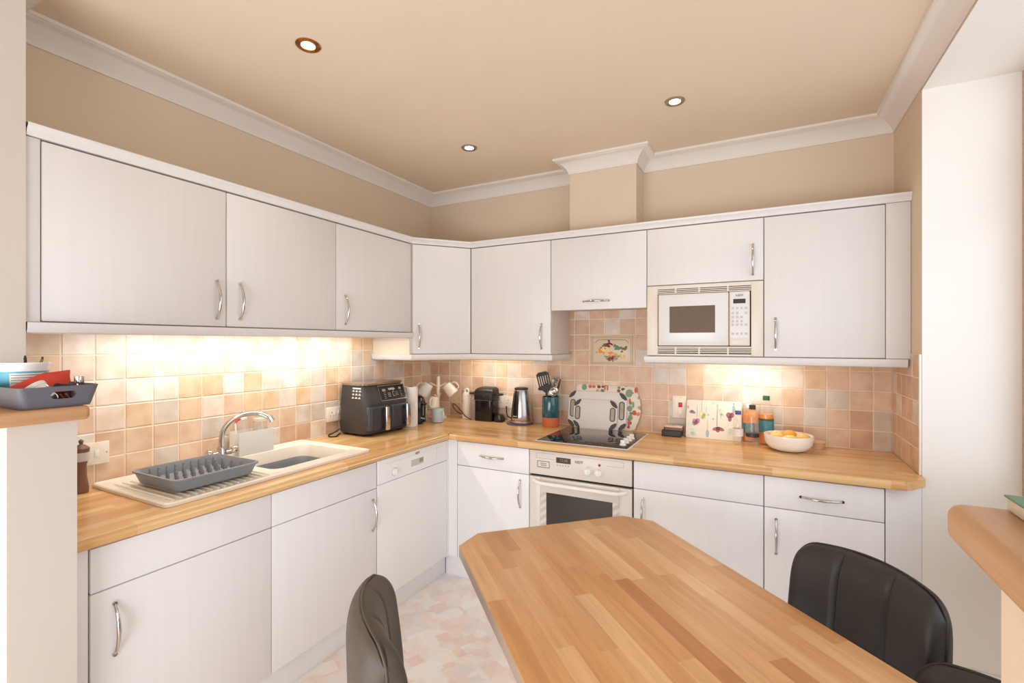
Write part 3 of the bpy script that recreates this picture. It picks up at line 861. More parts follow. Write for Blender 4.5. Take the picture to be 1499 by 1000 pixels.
# --- microwave
t = thing('microwave', 'cream built-in microwave with brown window in the back wall units', 'microwave', (2.035, -0.17, CZ0 + 0.016))
obj('body', B().box(1.80, 2.27, WY + 0.01, -0.03, CZ0 + 0.024, 1.715), M['gap'], t)
fx0, fx1, fz0, fz1 = 1.7485, 2.3225, 1.366, 1.748
Y = WY - 0.004
b = B()
b.box(fx0, 1.806, Y, WY + 0.02, fz0, fz1, 0.002); b.box(2.268, fx1, Y, WY + 0.02, fz0, fz1, 0.002)
b.box(1.806, 2.268, Y, WY + 0.02, 1.735, fz1, 0.001); b.box(1.806, 2.268, Y, WY + 0.02, fz0, 1.376, 0.001)
for zz in (1.384, 1.393, 1.402, 1.713, 1.722):
    b.box(1.806, 2.268, Y, WY + 0.02, zz - 0.0018, zz + 0.0028)
b.box(1.806, 2.268, Y, WY + 0.02, 1.408, 1.4155); b.box(1.806, 2.268, Y, WY + 0.02, 1.702, 1.707)
b.box(1.806, 2.268, Y, WY + 0.02, 1.729, 1.736)
for xx in (1.90, 2.02, 2.16):
    b.box(xx - 0.004, xx + 0.004, Y + 0.002, WY + 0.018, 1.376, 1.408); b.box(xx - 0.004, xx + 0.004, Y + 0.002, WY + 0.018, 1.707, 1.735)
obj('vented_trim', b, M['cream_enamel'], t)
b = B(); b.box(1.811, 2.164, Y - 0.012, WY + 0.008, 1.420, 1.698, 0.004)
d = obj('door', b, M['cream_enamel'], t)
obj('door_glass', B().box(1.820, 2.158, Y - 0.0135, Y - 0.011, 1.437, 1.691, 0.001), M['white_enamel'], d)
obj('door_window', B().box(1.871, 2.100, Y - 0.0145, Y - 0.0125, 1.489, 1.632), M['mw_window'], d)
cp = obj('control_panel', B().box(2.167, 2.262, Y - 0.012, WY + 0.008, 1.420, 1.699, 0.004), M['cream_enamel'], t)
YY = Y - 0.012
obj('panel_face', B().box(2.175, 2.254, YY - 0.001, YY, 1.463, 1.692), M['white_enamel'], cp)
obj('release_button', B().box(2.175, 2.254, YY - 0.003, YY, 1.426, 1.456, 0.0015), M['cream_enamel'], cp)
obj('display', B().box(2.186, 2.243, YY - 0.002, YY, 1.637, 1.660), M['screen'], cp)
obj('logo', text_b('NEFF', 0.016, frame_m((2.215, YY - 0.0012, 1.677), (1, 0, 0), (0, 0, 1))), M['ink'], cp)
for zz, xs in ((1.613, (0, 1, 2, 3)), (1.588, (0, 1, 3)), (1.567, (0, 1, 2)), (1.546, (0, 1, 2)), (1.528, (0, 1, 2, 3)), (1.482, (0, 1, 2, 3))):
    for q in xs:
        bx = 2.184 + q * 0.0205
        obj('button', B().box(bx - 0.0055, bx + 0.0055, YY - 0.0022, YY - 0.0006, zz - 0.006, zz + 0.006, 0.001), M['ink_pale'], cp)

# ------------------------------------------------------------------ worktop (one L-shaped slab with a hole for the sink bowl)
FX, FY = 0.628, -0.648
def nose(z0, z1, o):
    r = (z1 - z0) / 2
    pts = [(-o, z1)]
    for i in range(9):
        a = PI / 2 - PI * i / 8
        pts.append((-r * 0.6 + r * 0.6 * math.cos(a), (z0 + z1) / 2 + r * math.sin(a)))
    pts.append((-o, z0)); pts.append((-o, z1))
    return pts
b = B()
YL = -2.448
# left run, mitred joint at the inner corner
b.sweep(nose(WTB, WT, 0.05), [(FX, YL, 1, 0), (FX, FY, 1, 0)], mi=0)
b.poly([(FX + o, YL, z) for o, z in nose(WTB, WT, 0.05)[:-1]], 0)
fx = FX - 0.05
SX0, SX1, SY0, SY1 = 0.095, 0.470, -1.705, -1.255    # hole
for q in ((0.0065, fx, YL, SY0), (0.0065, SX0, SY0, SY1), (SX1, fx, SY0, SY1), (0.0065, fx, SY1, FY)):
    b.box(q[0], q[1], q[2], q[3], WTB, WT, mi=0)
# back run
b.sweep(nose(WTB, WT, 0.05), [(FX, FY, 0, -1), (2.826, FY + 0.002, 0, -1)], mi=1)
b.prism([(0.0065, FY + 0.05), (2.826, FY + 0.05), (2.908, -0.545), (2.908, -0.489), (2.9035, -0.489), (2.9035, -0.0065), (0.0065, -0.0065)], WTB, WT, mi=1)
b.box(0.0065, fx, FY, FY + 0.05, WTB, WT, mi=1)
b.box(fx, FX - 0.01, FY - 0.012, FY + 0.05, WTB + 0.0005, WT - 0.0002, mi=1)
b.prism([(2.826, FY + 0.002), (2.908, -0.545), (2.826, FY + 0.051)], WTB, WT, 0.0, mi=1)
wt = tag(obj('worktop', b, [M['wood_y'], M['wood_x']], smooth_angle=30), 'L-shaped beech block worktop running under both walls', 'worktop')
tag(obj('worktop_sealant', B().box(0.0065, 0.011, YL, -0.012, WT + 0.0003, WT + 0.0045, 0.001).box(0.011, 2.895, -0.0115, -0.0065, WT + 0.0003, WT + 0.0045, 0.001), M['grout']), 'thin pale sealant line where worktop meets the tiles', 'sealant')

# ------------------------------------------------------------------ sink
t = thing('sink', 'cream composite sink with ribbed drainer let into the worktop', 'sink', (0.29, -1.70, WT))
ox0, ox1, oy0, oy1 = 0.028, 0.552, -2.172, -1.222
b = B()
zt = WT + 0.010
def ring_at(ins, z, r=0.02):
    return [(p[0], p[1], z) for p in rrect(ox0 + ins, ox1 - ins, oy0 + ins, oy1 - ins, max(0.004, r - ins * 0.5), 8)]
b.loft([ring_at(-0.001, WT + 0.0006), ring_at(-0.001, zt + 0.001), ring_at(0.003, zt + 0.0045), ring_at(0.012, zt + 0.004), ring_at(0.018, zt), [(p[0], p[1], zt) for p in rrect(0.096, 0.469, -1.704, -1.256, 0.05, 8)]], True, False, False)
obj('rim', b, M['sink'], t)
b = B()
def bowl_ring(ins, z, r): return [(p[0], p[1], z) for p in rrect(0.10 + ins, 0.465 - ins, -1.70 + ins, -1.26 - ins, r, 8)]
b.loft([bowl_ring(-0.006, zt + 0.0005, 0.05), bowl_ring(0.004, zt - 0.004, 0.055), bowl_ring(0.012, zt - 0.03, 0.06), bowl_ring(0.03, WT - 0.165, 0.06), bowl_ring(0.055, WT - 0.178, 0.05), bowl_ring(0.13, WT - 0.18, 0.02)], True, False, True)
obj('bowl', b, M['sink'], t)
b = B()
for i in range(15):
    y = -2.13 + i * 0.026
    b.tube([(0.12, y, zt), (0.16, y, zt + 0.001), (0.49, y, zt + 0.001), (0.515, y, zt)], 0.0045, 8)
obj('drainer_rib', b, M['sink'], t)

# washing-up bowl inside the sink
t = thing('washing_up_bowl', 'grey plastic washing-up bowl inside the sink', 'washing-up bowl', (0.28, -1.48, WT - 0.179))
def wb(ins, z, r=0.05): return [(p[0], p[1], z) for p in rrect(0.125 + ins, 0.44 - ins, -1.665 + ins, -1.29 - ins, r, 8)]
b = B(); zb = WT - 0.1755
b.loft([wb(0.03, zb), wb(0.01, zb + 0.11), wb(0.0, zb + 0.125), wb(0.004, zb + 0.128), wb(0.014, zb + 0.11), wb(0.036, zb + 0.006)], True, True, True)
obj('tub', b, M['grey_tub'], t)
t = thing('side_plate', 'white plate with wooden spoon lying in the grey washing-up bowl', 'plate', (0.335, -1.40, zb + 0.02))
b = B(); R_ = Matrix.Rotation(math.radians(38), 4, 'Y') 
b.lathe([(0.035, 0), (0.075, 0.012), (0.08, 0.015), (0.074, 0.017), (0.035, 0.006)], (0.325, -1.41, zb + 0.064), 32, M=R_)
obj('plate', b, M['ceramic'], t)

# mixer tap
t = thing('mixer_tap', 'chrome swan-neck mixer tap with two knobs behind the sink', 'tap', (0.088, -1.703, zt))
b = B()
b.lathe([(0.026, zt + 0.002), (0.026, zt + 0.007), (0.021, zt + 0.012), (0.019, zt + 0.055), (0.016, zt + 0.06)], (0.088, -1.703, 0), 24)
b.tube([(0.088, -1.746, zt + 0.030), (0.088, -1.660, zt + 0.030)], 0.012, 12)
obj('tap_body', b, M['chrome'], t)
sp = bez([(0.088, -1.703, zt + 0.05), (0.088, -1.703, zt + 0.09), (0.094, -1.697, zt + 0.14), (0.116, -1.672, zt + 0.183), (0.15, -1.630, zt + 0.207), (0.185, -1.582, zt + 0.205), (0.222, -1.548, zt + 0.180)], 8)
b = B(); b.tube(sp, [0.0125 - 0.003 * i / len(sp) for i in range(len(sp))], 14)
e0 = Vector((0.222, -1.548, zt + 0.182)); b.tube([e0 + Vector((-0.004, -0.004, 0.012)), e0 + Vector((0.006, 0.005, -0.014))], 0.013, 14)
obj('spout', b, M['chrome'], t)
for s in (-1, 1):
    c_ = Vector((0.088, -1.703 + s * 0.044, zt + 0.030))
    R_ = Matrix.Rotation(math.radians(-s * 62), 4, 'X')
    b = B(); b.lathe([(0.009, 0), (0.011, 0.005), (0.018, 0.011), (0.019, 0.021), (0.015, 0.029), (0.005, 0.032)], c_, 16, M=R_)
    obj('knob', b, M['chrome'], t)

# white caddy with glass jars behind the tap
t = thing('sink_caddy', 'white open box standing behind the tap against the tiles', 'caddy', (0.065, -1.533, zt))
b = B()
cx0, cx1, cy0, cy1, cz0, cz1 = 0.020, 0.100, -1.626, -1.442, zt + 0.0005, zt + 0.112
def cdy(e, z): return [(p[0], p[1], z) for p in rrect(cx0 + e, cx1 - e, cy0 + e, cy1 - e, 0.004, 4)]
b.loft([cdy(0, cz0), cdy(0, cz1), cdy(0.003, cz1), cdy(0.003, cz0 + 0.004)], True, True, True)
obj('tray_box', b, M['white_plastic'], t)
def jar(lab, x, y, prof, cap=None, nm='glass_bottle', cat='bottle'):
    t = thing(nm, lab, cat, (x, y, cz0 + 0.005))
    b = B(); b.lathe(prof, (x, y, cz0 + 0.005), 20); obj('glass', b, M['glass'], t)
    if cap: 
        b = B(); b.lathe(cap[0], (x, y, cz0 + 0.005), 16); obj('cap', b, cap[1], t)
jar('clear shouldered glass bottle standing in the white box behind the tap', 0.06, -1.577, [(0.028, 0), (0.029, 0.09), (0.026, 0.125), (0.014, 0.155), (0.013, 0.165)], ([(0.014, 0.165), (0.014, 0.172), (0.0, 0.172)], M['label_white']))
jar('squat clear glass jar with pale lid in the white box behind the tap', 0.06, -1.490, [(0.032, 0), (0.034, 0.03), (0.034, 0.13), (0.030, 0.145)], ([(0.031, 0.145), (0.031, 0.158), (0.0, 0.158)], M['cream_ceramic']), 'glass_jar', 'jar')
t = thing('dish_brush', 'red-tipped dish brush standing in the white box', 'brush', (0.035, -1.61, cz0 + 0.005))
obj('brush_handle', B().tube([(0.06, -1.612, cz0 + 0.006), (0.03, -1.600, cz0 + 0.155)], 0.004, 8), M['white_plastic'], t)
obj('brush_tip', B().tube([(0.0305, -1.601, cz0 + 0.150), (0.026, -1.590, cz0 + 0.163), (0.024, -1.575, cz0 + 0.166)], 0.006, 8), M['red'], t)

# grey dish rack on the drainer
t = thing('dish_rack', 'grey plastic dish rack with rows of pegs on the drainer', 'dish rack', (0.34, -1.945, zt + 0.006))
rx0, rx1, ry0, ry1 = 0.185, 0.495, -2.115, -1.785
zr = zt + 0.0095
def rk(ins, z, r=0.03): return [(p[0], p[1], z) for p in rrect(rx0 + ins, rx1 - ins, ry0 + ins, ry1 - ins, r, 6)]
b = B()
b.loft([rk(0.026, zr), rk(0.018, zr + 0.004), rk(0.006, zr + 0.040), rk(0.0, zr + 0.043), rk(0.0, zr + 0.049), rk(0.007, zr + 0.050), rk(0.010, zr + 0.044), rk(0.022, zr + 0.010)], True, True, True)
obj('tray', b, M['grey_rack'], t)
for i in range(4):
    for j in range(9):
        x = rx0 + 0.055 + i * 0.062; y = ry0 + 0.045 + j * 0.030
        b = B(); b.lathe([(0.0058, zr + 0.009), (0.0050, zr + 0.045), (0.0035, zr + 0.052), (0.001, zr + 0.054)], (x, y, 0), 8)
        obj('peg', b, M['grey_rack'], t)
for sx in (rx0 + 0.04, rx1 - 0.05):
    for sy in (ry0 + 0.05, ry1 - 0.05):
        obj('foot', B().box(sx - 0.012, sx + 0.012, sy - 0.02, sy + 0.02, zt + 0.0058, zr + 0.001), M['grey_rack'], t)

# ------------------------------------------------------------------ hob
t = thing('hob', 'black ceramic hob with four white knobs set in the worktop', 'hob', (1.44, -0.34, WT))
hx0, hx1, hy0, hy1 = 1.176, 1.706, -0.588, -0.098
b = B(); b.box(hx0, hx1, hy0, hy1, WT + 0.0006, WT + 0.0045, 0.0015)
obj('frame', b, M['white_enamel'], t)
obj('glass_top', B().box(hx0 + 0.008, hx1 - 0.008, hy0 + 0.008, hy1 - 0.008, WT + 0.003, WT + 0.0062, 0.001), M['black_glass'], t)
for y in (-0.50, -0.435, -0.370, -0.305):
    b = B(); b.lathe([(0.0175, 0), (0.017, 0.005), (0.0135, 0.008), (0.0125, 0.019), (0.009, 0.022)], (1.655, y, WT + 0.0062), 20)
    b.box(1.655 - 0.013, 1.655 + 0.013, y - 0.0035, y + 0.0035, WT + 0.026, WT + 0.033, 0.0015)
    obj('knob', b, M['white_plastic'], t)

# ------------------------------------------------------------------ sockets and switches
def sock(lab, c, right, out, w, h, kind, group='sockets', nm='wall_socket', cat='socket'):
    r = Vector(right); o = Vector(out); c = Vector(c)
    t = thing(nm, lab, cat, tuple(c), group=group)
    F = Matrix((r, o, Vector((0, 0, 1)))).transposed().to_4x4(); F.translation = c
    def bx(x0, x1, z0, z1, d0, d1, bev=0.0):
        b = B(); b.box(x0, x1, d0, d1, z0, z1, bev)
        bmesh.ops.transform(b.bm, matrix=F, verts=b.bm.verts)
        return b
    p = obj('face_plate', bx(-w / 2, w / 2, -h / 2, h / 2, 0.0, 0.009, 0.002), M['socket'], t)
    for s in ((-1, 1) if w > h else (0,)):
        if kind == 'socket':
            for (qx, qz, a, e) in ((0, 0.012, 0.004, 0.007), (-0.011, -0.008, 0.005, 0.0035), (0.011, -0.008, 0.005, 0.0035)):
                obj('pin_hole', bx(s * w * 0.25 + qx - a / 2 - 0.001, s * w * 0.25 + qx + a / 2 + 0.001, qz - e / 2, qz + e / 2, 0.0088, 0.0096), M['ink_grey'], p)
            obj('rocker_switch', bx(s * w * 0.06 + s * 0.004 - 0.005, s * w * 0.06 + s * 0.004 + 0.005, -0.002, 0.018, 0.0088, 0.012, 0.001), M['white_plastic'], p)
    if kind == 'switch2':
        obj('rocker_switch', bx(-0.005, 0.017, 0.0, 0.028, 0.0088, 0.013, 0.001), M['red'], p)
        obj('rocker_switch', bx(-0.005, 0.017, -0.045, -0.018, 0.0088, 0.012, 0.001), M['socket'], p)
    if kind == 'spur':
        for s in (-1, 1):
            obj('screw', bx(s * w * 0.42 - 0.002, s * w * 0.42 + 0.002, -0.002, 0.002, 0.0088, 0.0098), M['ink_grey'], p)
        obj('rocker_switch', bx(-w * 0.22, -w * 0.12, -0.010, 0.010, 0.0088, 0.012, 0.001), M['white_plastic'], p)
        obj('fuse_holder', bx(w * 0.05, w * 0.18, -0.014, 0.014, 0.0088, 0.011, 0.001), M['white_plastic'], p)
    elif kind == 'switch2':
        for s in (-1, 1):
            obj('screw', bx(0.004, 0.008, s * h * 0.42 - 0.002, s * h * 0.42 + 0.002, 0.0088, 0.0098), M['ink_grey'], p)
    return t
sock('white wall switch plate above the drainer next to the low wall', (0.0062, -2.16, 1.003), (0, 1, 0), (1, 0, 0), 0.108, 0.086, 'spur', nm='wall_switch', cat='switch')
sock('white double socket on the tiles left of the air fryer', (0.0062, -0.955, 1.003), (0, 1, 0), (1, 0, 0), 0.146, 0.086, 'socket')
sock('white double socket behind the steel kettle', (0.665, -0.0062, 1.010), (1, 0, 0), (0, -1, 0), 0.146, 0.086, 'socket')
sock('white socket on the tiles behind the toaster', (0.0062, -0.36, 1.03), (0, 1, 0), (1, 0, 0), 0.086, 0.086, 'socket')
sock('tall white cooker switch with a red rocker right of the chopping boards', (1.873, -0.0062, 1.047), (1, 0, 0), (0, -1, 0), 0.080, 0.134, 'switch2', nm='cooker_switch', cat='switch')

# little brown mill by the near end of the worktop (mostly behind the low wall)
t = thing('pepper_mill', 'small dark-topped pot on the worktop beside the low wall', 'pot', (0.085, -2.222, WT))
b = B(); b.lathe([(0.022, 0), (0.023, 0.02), (0.017, 0.06), (0.016, 0.10), (0.02, 0.118)], (0.085, -2.222, WT + 0.0005), 20); obj('stem', b, M['brown_tin'], t)
b = B(); b.lathe([(0.024, 0.118), (0.027, 0.135), (0.027, 0.150)], (0.085, -2.222, WT), 20); obj('band', b, M['ink_pale'], t)
b = B(); b.lathe([(0.024, 0.150), (0.025, 0.165), (0.012, 0.176), (0.005, 0.180), (0.008, 0.192), (0.002, 0.198)], (0.085, -2.222, WT), 20); obj('lid', b, M['brown_tin'], t)

# ------------------------------------------------------------------ air fryer
FR = math.radians(-4)
t = thing('air_fryer', 'large dark grey two-drawer air fryer with chrome handles in the left corner', 'air fryer', (0.165, -0.785, WT), FR)
W2 = 0.180
def fr_sec(z, x0, x1, w, r):  # local: x towards the room
    return [(p[0], p[1], z) for p in rrect(x0, x1, -w, w, r, 6)]
b = B()
b.loft([fr_sec(0.012, -0.125, 0.105, W2 - 0.01, 0.05), fr_sec(0.018, -0.135, 0.12, W2, 0.055), fr_sec(0.03, -0.138, 0.125, W2 + 0.002, 0.055), fr_sec(0.19, -0.138, 0.118, W2 - 0.002, 0.05), fr_sec(0.205, -0.137, 0.116, W2 - 0.004, 0.05), fr_sec(0.295, -0.130, 0.075, W2 - 0.012, 0.04), fr_sec(0.300, -0.128, 0.070, W2 - 0.014, 0.04)], True, True, True)
obj('housing', b, M['fryer'], t, world=False)
b = B(); b.loft([fr_sec(0.300, -0.130, 0.080, W2 - 0.008, 0.04), fr_sec(0.311, -0.130, 0.082, W2 - 0.006, 0.04), fr_sec(0.314, -0.125, 0.076, W2 - 0.012, 0.04)], True, True, True)
obj('steel_lid', b, M['steel'], t, world=False)
for s in (-1, 1):
    b = B()
    yc = s * 0.0865
    def ds(x1, z, w): return [(p[0], p[1], z) for p in rrect(0.06, x1, yc - w, yc + w, 0.028, 6)]
    b.loft([ds(0.126, 0.030, 0.078), ds(0.138, 0.036, 0.084), ds(0.138, 0.168, 0.083), ds(0.132, 0.176, 0.079)], True, True, True)
    d = obj('drawer', b, M['fryer_drawer'], t, world=False)
    obj('handle_mount', B().box(0.13, 0.158, yc + 0.018, yc + 0.052, 0.148, 0.168, 0.005).box(0.13, 0.158, yc + 0.018, yc + 0.052, 0.045, 0.064, 0.005), M['black'], d, world=False)
    b = B(); b.loft([[(p[0], p[1], z) for p in rrect(x_, x_ + 0.022, yc + 0.018, yc + 0.052, 0.008, 4)] for z, x_ in ((0.034, 0.150), (0.045, 0.152), (0.10, 0.153), (0.155, 0.150), (0.172, 0.148))], True, True, True)
    obj('handle', b, M['chrome'], d, world=False)
# control panel on the sloping front
s0 = Vector((0.118, 0, 0.195)); s1 = Vector((0.077, 0, 0.294))
upv = (s1 - s0).normalized()
PM = frame_m(s0 + Vector((0.0015, 0.03, 0)), (0, 1, 0), upv)
def pbox(u0, u1, v0, v1, d0, d1, M4=PM):
    b = B(); b.box(u0, u1, v0, v1, d0, d1); bmesh.ops.transform(b.bm, matrix=M4, verts=b.bm.verts); return b
cp = obj('control_panel', pbox(-0.088, 0.128, 0.008, 0.104, 0.0, 0.0016), M['black_gloss'], t, world=False)
b = B()
for q in ((-0.088, 0.128, 0.0075, 0.0098), (-0.088, 0.128, 0.1022, 0.1045), (-0.088, -0.0858, 0.0075, 0.1045), (0.1258, 0.128, 0.0075, 0.1045)):
    b.box(q[0], q[1], q[2], q[3], 0.001, 0.0026)
bmesh.ops.transform(b.bm, matrix=PM, verts=b.bm.verts); obj('panel_border', b, M['satin_ring'], cp, world=False)
b = B(); b.lathe([(0.0145, 0.0016), (0.0145, 0.008), (0.012, 0.009)], (0.028, 0.045, 0), 24); bmesh.ops.transform(b.bm, matrix=PM, verts=b.bm.verts); dl = obj('dial', b, M['black'], cp, world=False)
b = B(); b.lathe([(0.0175, 0.0014), (0.0175, 0.006), (0.0145, 0.007), (0.0145, 0.002)], (0.028, 0.045, 0), 24, cap0=False, cap1=False); bmesh.ops.transform(b.bm, matrix=PM, verts=b.bm.verts); obj('dial_ring', b, M['chrome'], cp, world=False)
obj('logo', text_b('NINJA', 0.020, PM @ Matrix.Translation((0.018, 0.078, 0.0018))), M['label_white'], cp, world=False)
b = B()
for q in ((-0.06, -0.034, 0.066, 0.082), (0.078, 0.098, 0.072, 0.086)): b.box(q[0], q[1], q[2], q[3], 0.0016, 0.002)
obj('readout', (bmesh.ops.transform(b.bm, matrix=PM, verts=b.bm.verts), b)[1], M['ink_grey'], cp, world=False)
b = B()
for i in range(4):
    b.box(-0.055, -0.038, 0.022 + i * 0.011, 0.0245 + i * 0.011, 0.0016, 0.002); b.box(0.082, 0.096, 0.026 + i * 0.011, 0.0285 + i * 0.011, 0.0016, 0.002)
for i in range(3):
    b.box(-0.022, 0.002, 0.030 + i * 0.010, 0.034 + i * 0.010, 0.0016, 0.002); b.box(0.05, 0.066, 0.036 + i * 0.010, 0.0385 + i * 0.010, 0.0016, 0.002)
bmesh.ops.transform(b.bm, matrix=PM, verts=b.bm.verts); obj('panel_print', b, M['ink_grey'], cp, world=False)
# white printed guide on the near corner
b = B(); gr = random.Random(5)
GM = frame_m((-0.005, -0.1775, 0.222), (1, 0, 0.0), (0, 0.13, 1))
for i in range(3):
    for j in range(3):
        b.box(0.0 + i * 0.028, 0.018 + i * 0.028, 0.002 + j * 0.020, 0.007 + j * 0.020, 0.0, 0.001); b.box(0.004 + i * 0.028, 0.014 + i * 0.028, 0.009 + j * 0.020, 0.012 + j * 0.020, 0.0, 0.001)
b.box(0.0, 0.07, 0.058, 0.066, 0, 0.001)
bmesh.ops.transform(b.bm, matrix=GM, verts=b.bm.verts); obj('printed_guide', b, M['label_white'], t, world=False)
for sx in (-0.1, 0.08):
    for sy in (-0.13, 0.13):
        obj('foot', B().lathe([(0.016, 0.0008), (0.018, 0.014)], (sx, sy, 0), 14), M['black'], t, world=False)
pts = bez([(0.035, -0.952, WT + 0.03), (0.025, -0.985, WT + 0.012), (0.03, -1.03, WT + 0.006), (0.075, -1.055, WT + 0.005), (0.095, -1.03, WT + 0.005), (0.07, -0.995, WT + 0.006), (0.055, -0.965, WT + 0.008)], 8)
tag(obj('power_cable', B().tube(pts, 0.0038, 8), M['cable']), 'short black cable loop lying beside the air fryer', 'cable')

# kitchen roll, toaster
t = thing('kitchen_roll', 'upright white kitchen roll between the air fryer and the toaster', 'kitchen roll', (0.235, -0.53, WT))
b = B(); b.lathe([(0.047, 0.001), (0.048, 0.006), (0.048, 0.258), (0.046, 0.262), (0.021, 0.262), (0.020, 0.24), (0.0, 0.24)], (0.235, -0.53, WT), 32, cap1=False); obj('paper', b, M['paper'], t)
b = B(); b.lathe([(0.0205, 0.2405), (0.0205, 0.2635), (0.0185, 0.2635), (0.0185, 0.241)], (0.235, -0.53, WT), 24, cap0=False, cap1=False); obj('card_tube', b, M['brown_tin'], t)
t = thing('toaster', 'black rounded toaster tucked behind the kitchen roll', 'toaster', (0.155, -0.425, WT))
def ts(w, z, d=0.0): return [(p[0], p[1], z) for p in rrect(0.03 + d, 0.265 - d, -0.430 - w, -0.430 + w, min(0.05, w * 0.7), 6)]
b = B(); b.loft([ts(0.040, WT + 0.008, 0.01), ts(0.046, WT + 0.016), ts(0.047, WT + 0.10), ts(0.045, WT + 0.145), ts(0.036, WT + 0.178, 0.01), ts(0.022, WT + 0.192, 0.03)], True, True, True); obj('shell', b, M['black_gloss'], t)
obj('lever_slot', B().box(0.2655, 0.2675, -0.438, -0.431, WT + 0.06, WT + 0.15), M['ink_grey'], t)
obj('lever', B().box(0.266, 0.288, -0.450, -0.420, WT + 0.132, WT + 0.144, 0.004), M['black'], t)
for i in range(3):
    obj('button', B().lathe([(0.005, 0), (0.004, 0.004)], (0.265, -0.455 + i * 0.016, WT + 0.045 - i * 0.004), 10, M=Rdx), M['ink_pale'], t)
obj('bread_slot', B().box(0.07, 0.22, -0.441, -0.434, WT + 0.190, WT + 0.1925).box(0.07, 0.22, -0.426, -0.419, WT + 0.190, WT + 0.1925), M['gap'], t)
obj('foot', B().box(0.06, 0.24, -0.455, -0.405, WT + 0.0006, WT + 0.009), M['black'], t)

# ------------------------------------------------------------------ mugs and mug tree
def mug_parts(t, m, r0=0.036, r1=0.040, h=0.092, hang=0.0, M4=None):
    b = B()
    b.lathe([(r0 - 0.006, 0.0), (r0, 0.004), (r1, h * 0.55), (r1, h), (r1 - 0.0035, h), (r1 - 0.004, h * 0.5), (r0 - 0.006, 0.008)], (0, 0, 0), 28)
    h_ = B(); h_.tube(bez([(r1 - 0.002, 0, h * 0.80), (r1 + 0.022, 0, h * 0.80), (r1 + 0.028, 0, h * 0.5), (r1 + 0.016, 0, h * 0.24), (r0 + 0.001, 0, h * 0.2)], 6), 0.0050, 8)
    for q in (b, h_):
        if M4 is not None: bmesh.ops.transform(q.bm, matrix=M4, verts=q.bm.verts)
    obj('mug_body', b, m, t, world=False)
    obj('handle', h_, m, t, world=False)
t = thing('mug', 'pale blue mug standing on the worktop in front of the mug tree', 'mug', (0.304, -0.318, WT + 0.0008), math.radians(-20), 'mugs')
mug_parts(t, M['blue_ceramic'], 0.040, 0.043, 0.098)
MTX, MTY = 0.198, -0.170
t = thing('mug_tree', 'cream painted mug tree in the back corner of the worktop', 'mug tree', (MTX, MTY, WT))
b = B(); b.lathe([(0.062, 0.001), (0.064, 0.008), (0.058, 0.016), (0.016, 0.020), (0.0125, 0.03), (0.0125, 0.30), (0.011, 0.308), (0.004, 0.311)], (MTX, MTY, WT), 24); obj('stand', b, M['cream_paint'], t)
arms = [(200, 0.235), (20, 0.235), (285, 0.15), (110, 0.15)]
for a, z in arms:
    ca, sa = math.cos(math.radians(a)), math.sin(math.radians(a))
    b = B(); b.tube([(MTX + ca * 0.010, MTY + sa * 0.010, WT + z), (MTX + ca * 0.062, MTY + sa * 0.062, WT + z + 0.026)], 0.0055, 8); obj('arm', b, M['cream_paint'], t)
def hung_mug(lab, a, z, m, tilt):
    ca, sa = math.cos(math.radians(a)), math.sin(math.radians(a))
    loc = (MTX + ca * 0.052, MTY + sa * 0.052, WT + z + 0.021)
    t = thing('mug', lab, 'mug', loc, math.radians(a), 'mugs')
    # handle top at origin, cup hanging outwards with its mouth tipped down and away
    h = 0.092; r1 = 0.041
    Mx = Matrix.Translation((0.040, 0, -0.030)) @ Matrix.Rotation(math.radians(tilt), 4, 'Y') @ Matrix.Rotation(PI, 4, 'Z') @ Matrix.Translation((0, 0, -h * 0.5))
    mug_parts(t, m, 0.034, 0.041, h, M4=Mx)
hung_mug('white patterned mug hanging on the left arm of the mug tree', 205, 0.222, M['ceramic'], 150)
hung_mug('cream dotted mug hanging on the right arm of the mug tree', 15, 0.222, M['cream_ceramic'], 140)
hung_mug('cream mug hanging low on the mug tree just above the pale blue mug', 285, 0.128, M['cream_ceramic'], 165)
t = thing('mug', 'small white mug half hidden between toaster and mug tree', 'mug', (0.165, -0.315, WT + 0.0008), math.radians(-60), 'mugs')
mug_parts(t, M['ceramic'], 0.034, 0.036, 0.090)

# tall white flask with a loop, black cable behind it
t = thing('water_flask', 'slim white flask with a loop cap standing left of the coffee machine', 'flask', (0.393, -0.085, WT))
b = B(); b.lathe([(0.033, 0.0008), (0.035, 0.004), (0.035, 0.170), (0.033, 0.178), (0.026, 0.180)], (0.393, -0.085, WT), 28); obj('bottle_body', b, M['cream_paint'], t)
b = B(); b.lathe([(0.027, 0.180), (0.026, 0.192), (0.0, 0.192)], (0.393, -0.085, WT), 24, cap1=False); b.tube([(0.393 + 0.017 * math.cos(a_) , -0.085, WT + 0.203 + 0.017 * math.sin(a_)) for a_ in [PI * 2 * i / 20 for i in range(21)]], 0.0055, 8); obj('loop_cap', b, M['ceramic'], t)
pts = bez([(0.465, -0.139, WT + 0.005), (0.41, -0.140, WT + 0.03), (0.345, -0.128, WT + 0.085), (0.285, -0.10, WT + 0.102), (0.262, -0.07, WT + 0.075), (0.30, -0.06, WT + 0.035), (0.36, -0.035, WT + 0.010)], 8)
tag(obj('coffee_machine_cable', B().tube(pts, 0.0036, 8), M['cable']), 'black cable looping up beside the white flask', 'cable')

